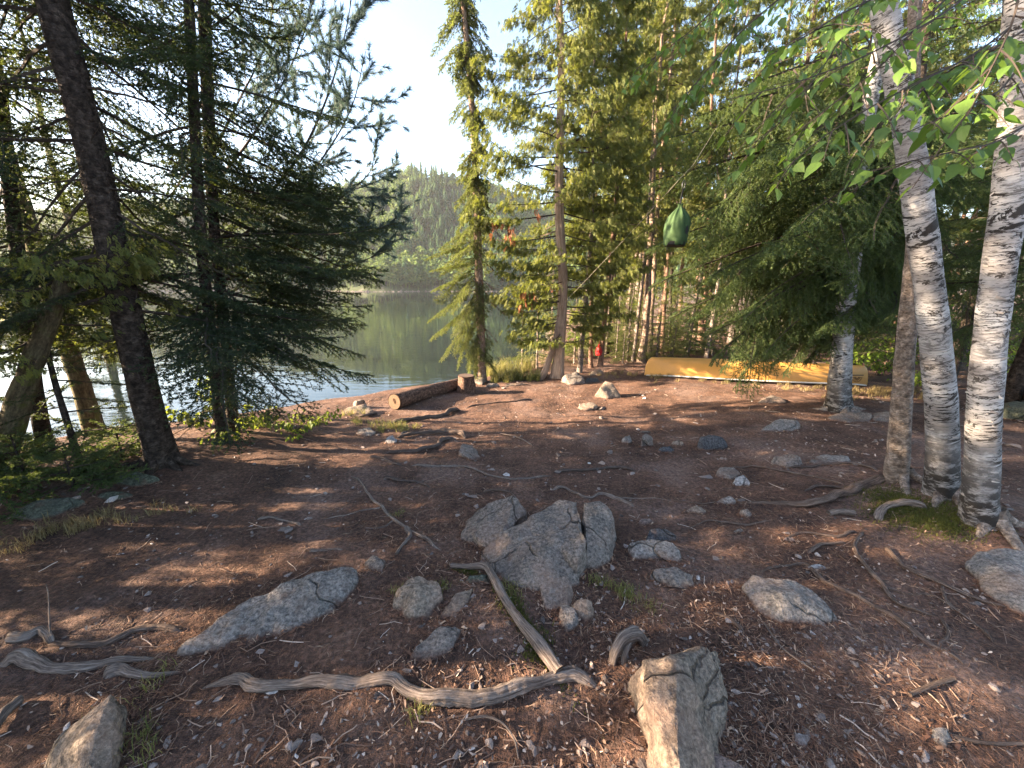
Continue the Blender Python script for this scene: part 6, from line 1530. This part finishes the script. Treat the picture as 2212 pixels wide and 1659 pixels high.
def grass(patches, label, name, mat, seed, w=.004):
    rs = np.random.default_rng(seed); mb = MB()
    for x, y, r_, n, h, lean in patches:
        ntuft = max(1, n // 22)
        cx = x + rs.normal(0, r_ * .6, ntuft); cy = y + rs.normal(0, r_ * .45, ntuft)
        k = rs.integers(0, ntuft, n); bx = cx[k] + rs.normal(0, .025, n); by = cy[k] + rs.normal(0, .025, n)
        bz = ground(bx, by) + micro(bx, by) - .005
        a = rs.uniform(0, 6.283, n); l = h * rs.uniform(.35, 1.2, n); le = rs.uniform(.15, 1.0, n) * lean
        d = np.stack([np.cos(a), np.sin(a)], -1); s_ = np.stack([-d[:, 1], d[:, 0], 0 * a], -1) * (w / 2)
        b0 = np.stack([bx, by, bz], -1)
        m1 = b0 + np.stack([d[:, 0] * l * le * .25, d[:, 1] * l * le * .25, l * .55], -1)
        m2 = b0 + np.stack([d[:, 0] * l * le * .9, d[:, 1] * l * le * .9, l * (1 - .35 * le)], -1)
        V = np.stack([b0 - s_, b0 + s_, m1 - s_ * .8, m1 + s_ * .8, m2], 1).reshape(-1, 3)
        i = np.arange(n)[:, None] * 5
        mb.add(V, np.concatenate([i + [[0, 1, 3]], i + [[0, 3, 2]], i + [[2, 3, 4]]]), None, np.repeat(np.clip(rs.normal(.5, .22, n), 0, 1), 5))
    return tag(mb.build(name, M[mat]), label, 'grass', kind='stuff')
G = lambda dx, dy, r_, n, h, lean=1.0: (*gp(dx, dy)[:2], r_, n, h, lean)
grass([G(60, 1165, .25, 300, .10, 1.3), G(200, 1130, .22, 220, .10, 1.3), G(300, 1110, .2, 110, .08, 1.2), G(390, 1105, .12, 70, .08, 1.2), G(130, 1150, .2, 160, .11, 1.2)], 'straw coloured grass on the shaded bank at left', 'straw_grass', 'straw', 701)
grass([G(845, 925, .22, 420, .12), G(880, 925, .15, 150, .10), G(790, 915, .2, 180, .12), G(760, 900, .2, 120, .15)], 'short green grass at the brink left of the dark roots', 'bank_grass', 'grass', 702, .005)
grass([G(1085, 822, .35, 420, .34), G(1110, 820, .3, 520, .40), G(1140, 820, .3, 420, .30), G(1060, 826, .25, 200, .25), G(1160, 818, .2, 200, .25)] + [(0.1, 10.1, .5, 500, .5, .9), (-.4, 9.8, .4, 300, .45, .9)], 'tall yellow green grass at the shore between ragged spruce and cedar', 'shore_grass', 'grass', 703, .008)
grass([G(1860, 850, .5, 700, .14), G(1930, 850, .5, 600, .16), G(1720, 840, .6, 420, .10), G(1560, 828, .6, 320, .10), G(1440, 815, .5, 420, .12), G(1380, 810, .4, 260, .12), G(2000, 860, .5, 320, .12), G(1820, 860, .3, 300, .10), G(1300, 812, .4, 160, .12)], 'sparse dry grass along the canoe', 'dry_grass', 'straw', 704, .006)
grass([G(1345, 1280, .08, 170, .07), G(1300, 1262, .06, 90, .06), G(1390, 1300, .05, 70, .06), G(1100, 1275, .04, 90, .06), G(1110, 1300, .04, 60, .05), G(870, 1275, .04, 60, .06), G(960, 1265, .05, 70, .05), G(350, 1470, .08, 60, .06), G(300, 1620, .08, 110, .08), G(230, 1555, .05, 50, .07), G(860, 1110, .04, 50, .05), G(925, 1545, .05, 60, .06)], 'little green tufts around the foreground stones', 'small_grass', 'grass', 705, .0035)

def moss(spots, label, name, seed, h=.022, w=.006):
    rs = np.random.default_rng(seed); mb = MB()
    for x, y, sx, sy, n, rot in spots:
        u, v = rs.normal(0, sx, n), rs.normal(0, sy, n); c, s_ = math.cos(rot), math.sin(rot)
        bx, by = x + u * c - v * s_, y + u * s_ + v * c; bz = ground(bx, by) + micro(bx, by) - .004 + .012 * np.clip(vnoise(xy0(bx, by), 18, 3), 0, 1)
        a = rs.uniform(0, 6.283, n); l = h * rs.uniform(.5, 1.5, n); d = np.stack([np.cos(a), np.sin(a), 1.2 + 0 * a], -1); sd = np.stack([-d[:, 1], d[:, 0], 0 * a], -1) * w / 2
        b0 = np.stack([bx, by, bz], -1); V = np.stack([b0 - sd, b0 + sd, b0 + norm(d) * l[:, None]], 1).reshape(-1, 3)
        mb.add(V, np.arange(n * 3).reshape(-1, 3), None, np.repeat(np.clip(rs.normal(.45, .22, n), 0, 1), 3))
    return tag(mb.build(name, M['moss']), label, 'moss', kind='stuff')
def mline(a, b, wd, n):
    p, q = gp(*a), gp(*b); m = (p + q) / 2; d = q - p; L = np.hypot(d[0], d[1])
    return (m[0], m[1], L * .27, wd, n, math.atan2(d[1], d[0]))
moss([mline((1078, 1275), (1200, 1455), .016, 2600), mline((985, 1228), (1040, 1245), .016, 600), mline((1090, 1280), (1120, 1330), .03, 700), (*gp(1160, 1398)[:2], .05, .03, 500, 1.0)], 'yellow green moss growing along the weathered stick', 'stick_moss', 801, .022)
moss([(*gp(1960, 1105)[:2], .15, .12, 4200, .2), (*gp(2035, 1130)[:2], .14, .09, 3000, .2), (*gp(1930, 1075)[:2], .10, .12, 1800, 0), (*gp(2080, 1110)[:2], .10, .08, 1200, 0)], 'dark green moss blanket around the feet of the birches', 'birch_moss', 802, .026)
rs = np.random.default_rng(5)
# ------------------------------------------------------------------ litter on the ground
def field(n, ymin, ymax, seed, spread=1.45, p=1.0):
    r_ = np.random.default_rng(seed); y = ymin * (ymax / ymin) ** r_.random(n); x = y * r_.uniform(-spread, spread, n) + r_.normal(0, .3, n)
    m = bank_d(x, y) > -.1; return x[m], y[m], r_
def flat_litter(n, ymin, ymax, l0, l1, w0, w1, seed, mat, name, label, cat, lift=.004, tilt=.25, bend=True, dens=None):
    x, y, r_ = field(n, ymin, ymax, seed)
    if dens is not None:
        k = r_.random(len(x)) < dens(x, y); x, y = x[k], y[k]
    n = len(x); sc = 1 + .13 * np.maximum(y - 2, 0)
    z = ground(x, y) + micro(x, y) + lift * (.4 + r_.random(n))
    a = r_.uniform(0, 6.283, n); l = r_.uniform(l0, l1, n) * sc; w = r_.uniform(w0, w1, n) * sc
    d = np.stack([np.cos(a), np.sin(a), r_.normal(0, tilt, n)], -1); s_ = np.stack([-np.sin(a), np.cos(a), r_.normal(0, .5, n)], -1) * (w / 2)[:, None]
    c = np.stack([x, y, z], -1); e = d * (l / 2)[:, None]; b = np.stack([-np.sin(a), np.cos(a), 0 * a], -1) * (r_.normal(0, .12, n) * l)[:, None] + np.array([0, 0, 1.0]) * (np.abs(r_.normal(0, .05, n)) * l)[:, None]
    V = np.stack([c - e - s_ * .6, c - e + s_ * .6, c + b - s_, c + b + s_, c + e - s_ * .3, c + e + s_ * .3], 1).reshape(-1, 3)
    V[:, 2] = np.maximum(V[:, 2], np.repeat(z - lift * .4, 6) - .0005)
    i = np.arange(n)[:, None] * 6
    mb = MB(); mb.add(V, None, np.concatenate([i + [[0, 1, 3, 2]], i + [[2, 3, 5, 4]]]), np.repeat(r_.random(n), 6))
    return tag(mb.build(name, M[mat]), label, cat, kind='stuff')
patchy = lambda x, y: np.clip(.45 + 1.2 * fbm(xy0(x, y), 1.1, 4, 66), .06, 1)
flat_litter(110000, .75, 12, .018, .05, .0013, .0026, 901, 'needles', 'needle_litter', 'carpet of fallen reddish brown conifer needles', 'needles', .008, .35, dens=patchy)
flat_litter(22000, .75, 12.5, .007, .024, .004, .011, 902, 'twigs', 'leaf_litter', 'scattered pale flakes of bark and dead leaf', 'leaf litter', .010, .6, dens=lambda x, y: np.clip(.12 + .9 * fbm(xy0(x, y), .9, 4, 67), .02, 1) * np.clip(.25 + .25 * y, 0, 1))
# needles and crumbs swept against the stones
r_ = np.random.default_rng(907); mb = MB()
for E_, c_, sz in ROCK_EDGE:
    if len(E_) < 4 or c_[1] > 6: continue
    n = int(260 * sz + 30); k = r_.integers(0, len(E_), n); d = norm(E_[k] - c_); p = E_[k] + d * np.abs(r_.normal(0, .022, n))[:, None] - d * .006
    z = ground(p[:, 0], p[:, 1]) + micro(p[:, 0], p[:, 1]) + r_.uniform(0, .012, n); a = r_.uniform(0, 6.283, n); l = r_.uniform(.012, .04, n) / 2; w = r_.uniform(.0008, .0018, n) * (1 + 2.5 * (r_.random(n) < .25))
    e = np.stack([np.cos(a) * l, np.sin(a) * l, r_.normal(0, .3, n) * l], -1); s_ = np.stack([-np.sin(a) * w, np.cos(a) * w, 0 * a], -1); q = np.stack([p[:, 0], p[:, 1], z], -1)
    i = np.arange(n)[:, None] * 4; mb.add(np.stack([q - e - s_, q - e + s_, q + e + s_, q + e - s_], 1).reshape(-1, 3), None, i + [[0, 1, 2, 3]], np.repeat(r_.random(n), 4))
tag(mb.build('drifted_needles', M['needles']), 'needles and bark crumbs drifted against the feet of the stones', 'needles', kind='stuff')
# twigs
x, y, r_ = field(1500, .8, 12, 903); mb = MB(); A, B, ra, rb = [], [], [], []
for X_, Y_ in zip(x, y):
    l = r_.uniform(.03, .16) * (1 + .05 * Y_); a = r_.uniform(0, 6.283); w = r_.uniform(.0014, .0032)
    k = 4; t = np.linspace(-.5, .5, k); px = X_ + math.cos(a) * t * l + r_.normal(0, .05 * l, k); py = Y_ + math.sin(a) * t * l + r_.normal(0, .05 * l, k)
    q = np.stack([px, py, ground(px, py) + micro(px, py) + w + r_.uniform(0, .006)], -1); v = r_.random()
    sticks(mb, q[:-1], q[1:], w, w * .8, v)
tag(mb.build('twig_litter', M['twigs']), 'small dead twigs strewn over the earth', 'twigs', kind='stuff')
# pebbles and gravel
def pebble(seed):
    r_ = np.random.default_rng(seed); bm = bmesh.new()
    for _ in range(11): bm.verts.new(norm(r_.normal(size=3)) * np.array([1, .8, .55]) * r_.uniform(.75, 1.1))
    res = bmesh.ops.convex_hull(bm, input=bm.verts); bmesh.ops.delete(bm, geom=list(set(g_ for g_ in res['geom_interior'] + res['geom_unused'] if isinstance(g_, bmesh.types.BMVert))), context='VERTS')
    bmesh.ops.triangulate(bm, faces=bm.faces[:])
    bm.verts.ensure_lookup_table(); bm.verts.index_update()
    v = np.array([q.co[:] for q in bm.verts]); f = np.array([[q.index for q in fc.verts] for fc in bm.faces]); bm.free(); return v, f
PEB = [pebble(k) for k in range(8)]
def gravel(n, seed, dens, s0, s1, name, label, ymin=.8, ymax=11):
    x, y, r_ = field(n, ymin, ymax, seed); k = r_.random(len(x)) < dens(x, y); x, y = x[k], y[k]; mb = MB()
    z = ground(x, y) + micro(x, y)
    for X_, Y_, Z_ in zip(x, y, z):
        v, f = PEB[r_.integers(0, 8)]; s_ = s0 * (s1 / s0) ** (r_.random() ** 2.2) * (1 + .06 * Y_); a = r_.uniform(0, 6.283); c, sn = math.cos(a), math.sin(a)
        w = v * np.array([1, r_.uniform(.7, 1.1), r_.uniform(.5, 1)]) * s_
        w = np.stack([w[:, 0] * c - w[:, 1] * sn, w[:, 0] * sn + w[:, 1] * c, w[:, 2]], -1) + np.array([X_, Y_, Z_ + .18 * s_])
        mb.add(w, f, None, np.clip(r_.normal(.5, .24), 0, 1))
    return tag(mb.build(name, M['stone']), label, 'gravel', kind='stuff')
gz_right = lambda x, y: np.clip(1.5 * np.exp(-((x - 1.25) / .75) ** 2 - ((y - 1.25) / .55) ** 2) + .30 * (fbm(xy0(x, y), 1.1, 3, 12) > .15) + .06, 0, 1)
gravel(9000, 904, gz_right, .004, .016, 'fine_gravel', 'fine grey and pink gravel loose on the earth')
gravel(560, 906, lambda x, y: .7 * (y > 2.5) * (fbm(xy0(x, y), .8, 3, 14) > -.1), .022, .06, 'flat_stones', 'hand sized flat stones half sunk in the trodden earth', 2.5, 10)
gravel(1700, 905, lambda x, y: np.clip(.35 + gz_right(x, y), 0, 1), .011, .03, 'coarse_gravel', 'thumb sized pebbles scattered on the earth')
# ------------------------------------------------------------------ firs added out of view beyond the left edge to shade the foreground
for k, (x, y, h, L, lab) in enumerate([(-4.6, 1.3, 8, 1.5, 'added shade fir beyond the left edge, nearest the camera'), (-6.0, 2.6, 10, 1.7, 'added shade fir beyond the left edge, level with the leaning spruce'), (-5.4, -.3, 9, 1.6, 'added shade fir beyond the left edge, behind the camera line'), (-5.1, 2.4, 8, 1.9, 'added shade fir just outside the left edge, boughs touching the frame'), (-7.0, 1.7, 10, 2.0, 'dense added shade fir beyond the left edge, furthest out'), (-6.6, 2.9, 8.5, 1.5, 'dense added shade fir beyond the left edge at the top of the bank'), (-4.4, -.6, 8, 1.6, 'dense added shade fir beyond the left edge, beside the camera')]):
    P = np.array([[x, y, gz(x, y) - .1 + h * q] for q in np.linspace(0, 1, 20)])
    t = tree_root_at('fir_tree', P, lab, 'tree', 'added shade firs beyond the left edge'); make_trunk(t, P, .11, .02, 'spruce_bark', .3, .2, 12, .06, 40 + k)
    dress(t, P, FIRK, {-5.1: 1.8, -6.6: 2.3}.get(x, .5), h * .8, 90, lambda q, h=h, L=L: L * (1 - .85 * q / h), lambda q: -.2 + .04 * q, 950 + k)

# ------------------------------------------------------------------ light
EL, AZ = R(19), R(-92)
w = bpy.data.worlds.new('World'); S.world = w; w.use_nodes = True
nt = w.node_tree; sky = nt.nodes.new('ShaderNodeTexSky'); sky.sky_type = 'NISHITA'; sky.sun_disc = False
sky.sun_elevation = EL; sky.sun_rotation = AZ; sky.altitude = 300; sky.air_density = 1.0; sky.dust_density = 2.0; sky.ozone_density = 1.0
bgn = nt.nodes['Background']; nt.links.new(sky.outputs[0], bgn.inputs[0]); bgn.inputs[1].default_value = 0.078
sd = bpy.data.lights.new('sun', 'SUN'); sd.energy = 5.0; sd.angle = R(0.55); sd.color = (1.0, 0.78, 0.54)
so = bpy.data.objects.new('sun', sd); COL.objects.link(so)
dv = Vector((math.sin(AZ) * math.cos(EL), math.cos(AZ) * math.cos(EL), math.sin(EL)))
so.rotation_euler = dv.to_track_quat('Z', 'Y').to_euler(); so.location = (-30, 0, 20)
vs = S.view_settings; vs.view_transform = 'Standard'; vs.look = 'None'; vs.gamma = 1.0; vs.exposure = 3.15; vs.use_curve_mapping = False
HAZE = 0.0003
if HAZE:
    m, nt = new_mat('morning_haze'); g = NT(nt)
    pv = g.n('VolumePrincipled', {'Color': (0.92, 0.95, 1.0, 1), 'Density': HAZE, 'Anisotropy': 0.3}).outputs[0]
    o_ = nt.nodes.new('ShaderNodeOutputMaterial'); nt.links.new(pv, o_.inputs['Volume'])
    mb = MB(); x0, x1, y0, y1, z0, z1 = -920, 520, -320, 920, -6, 76
    v = [(x, y, z) for x in (x0, x1) for y in (y0, y1) for z in (z0, z1)]
    mb.add(v, None, [(0, 1, 3, 2), (4, 6, 7, 5), (0, 4, 5, 1), (2, 3, 7, 6), (0, 2, 6, 4), (1, 5, 7, 3)])
    tag(mb.build('haze', m), 'thin morning haze over the lake', 'haze', kind='stuff')
cy = S.cycles
cy.use_denoising = True
cy.max_bounces = 6; cy.diffuse_bounces = 3; cy.glossy_bounces = 2; cy.transmission_bounces = 3; cy.transparent_max_bounces = 4; cy.volume_bounces = 0
cy.caustics_reflective = False; cy.caustics_refractive = False
cy.sample_clamp_indirect = 4.0
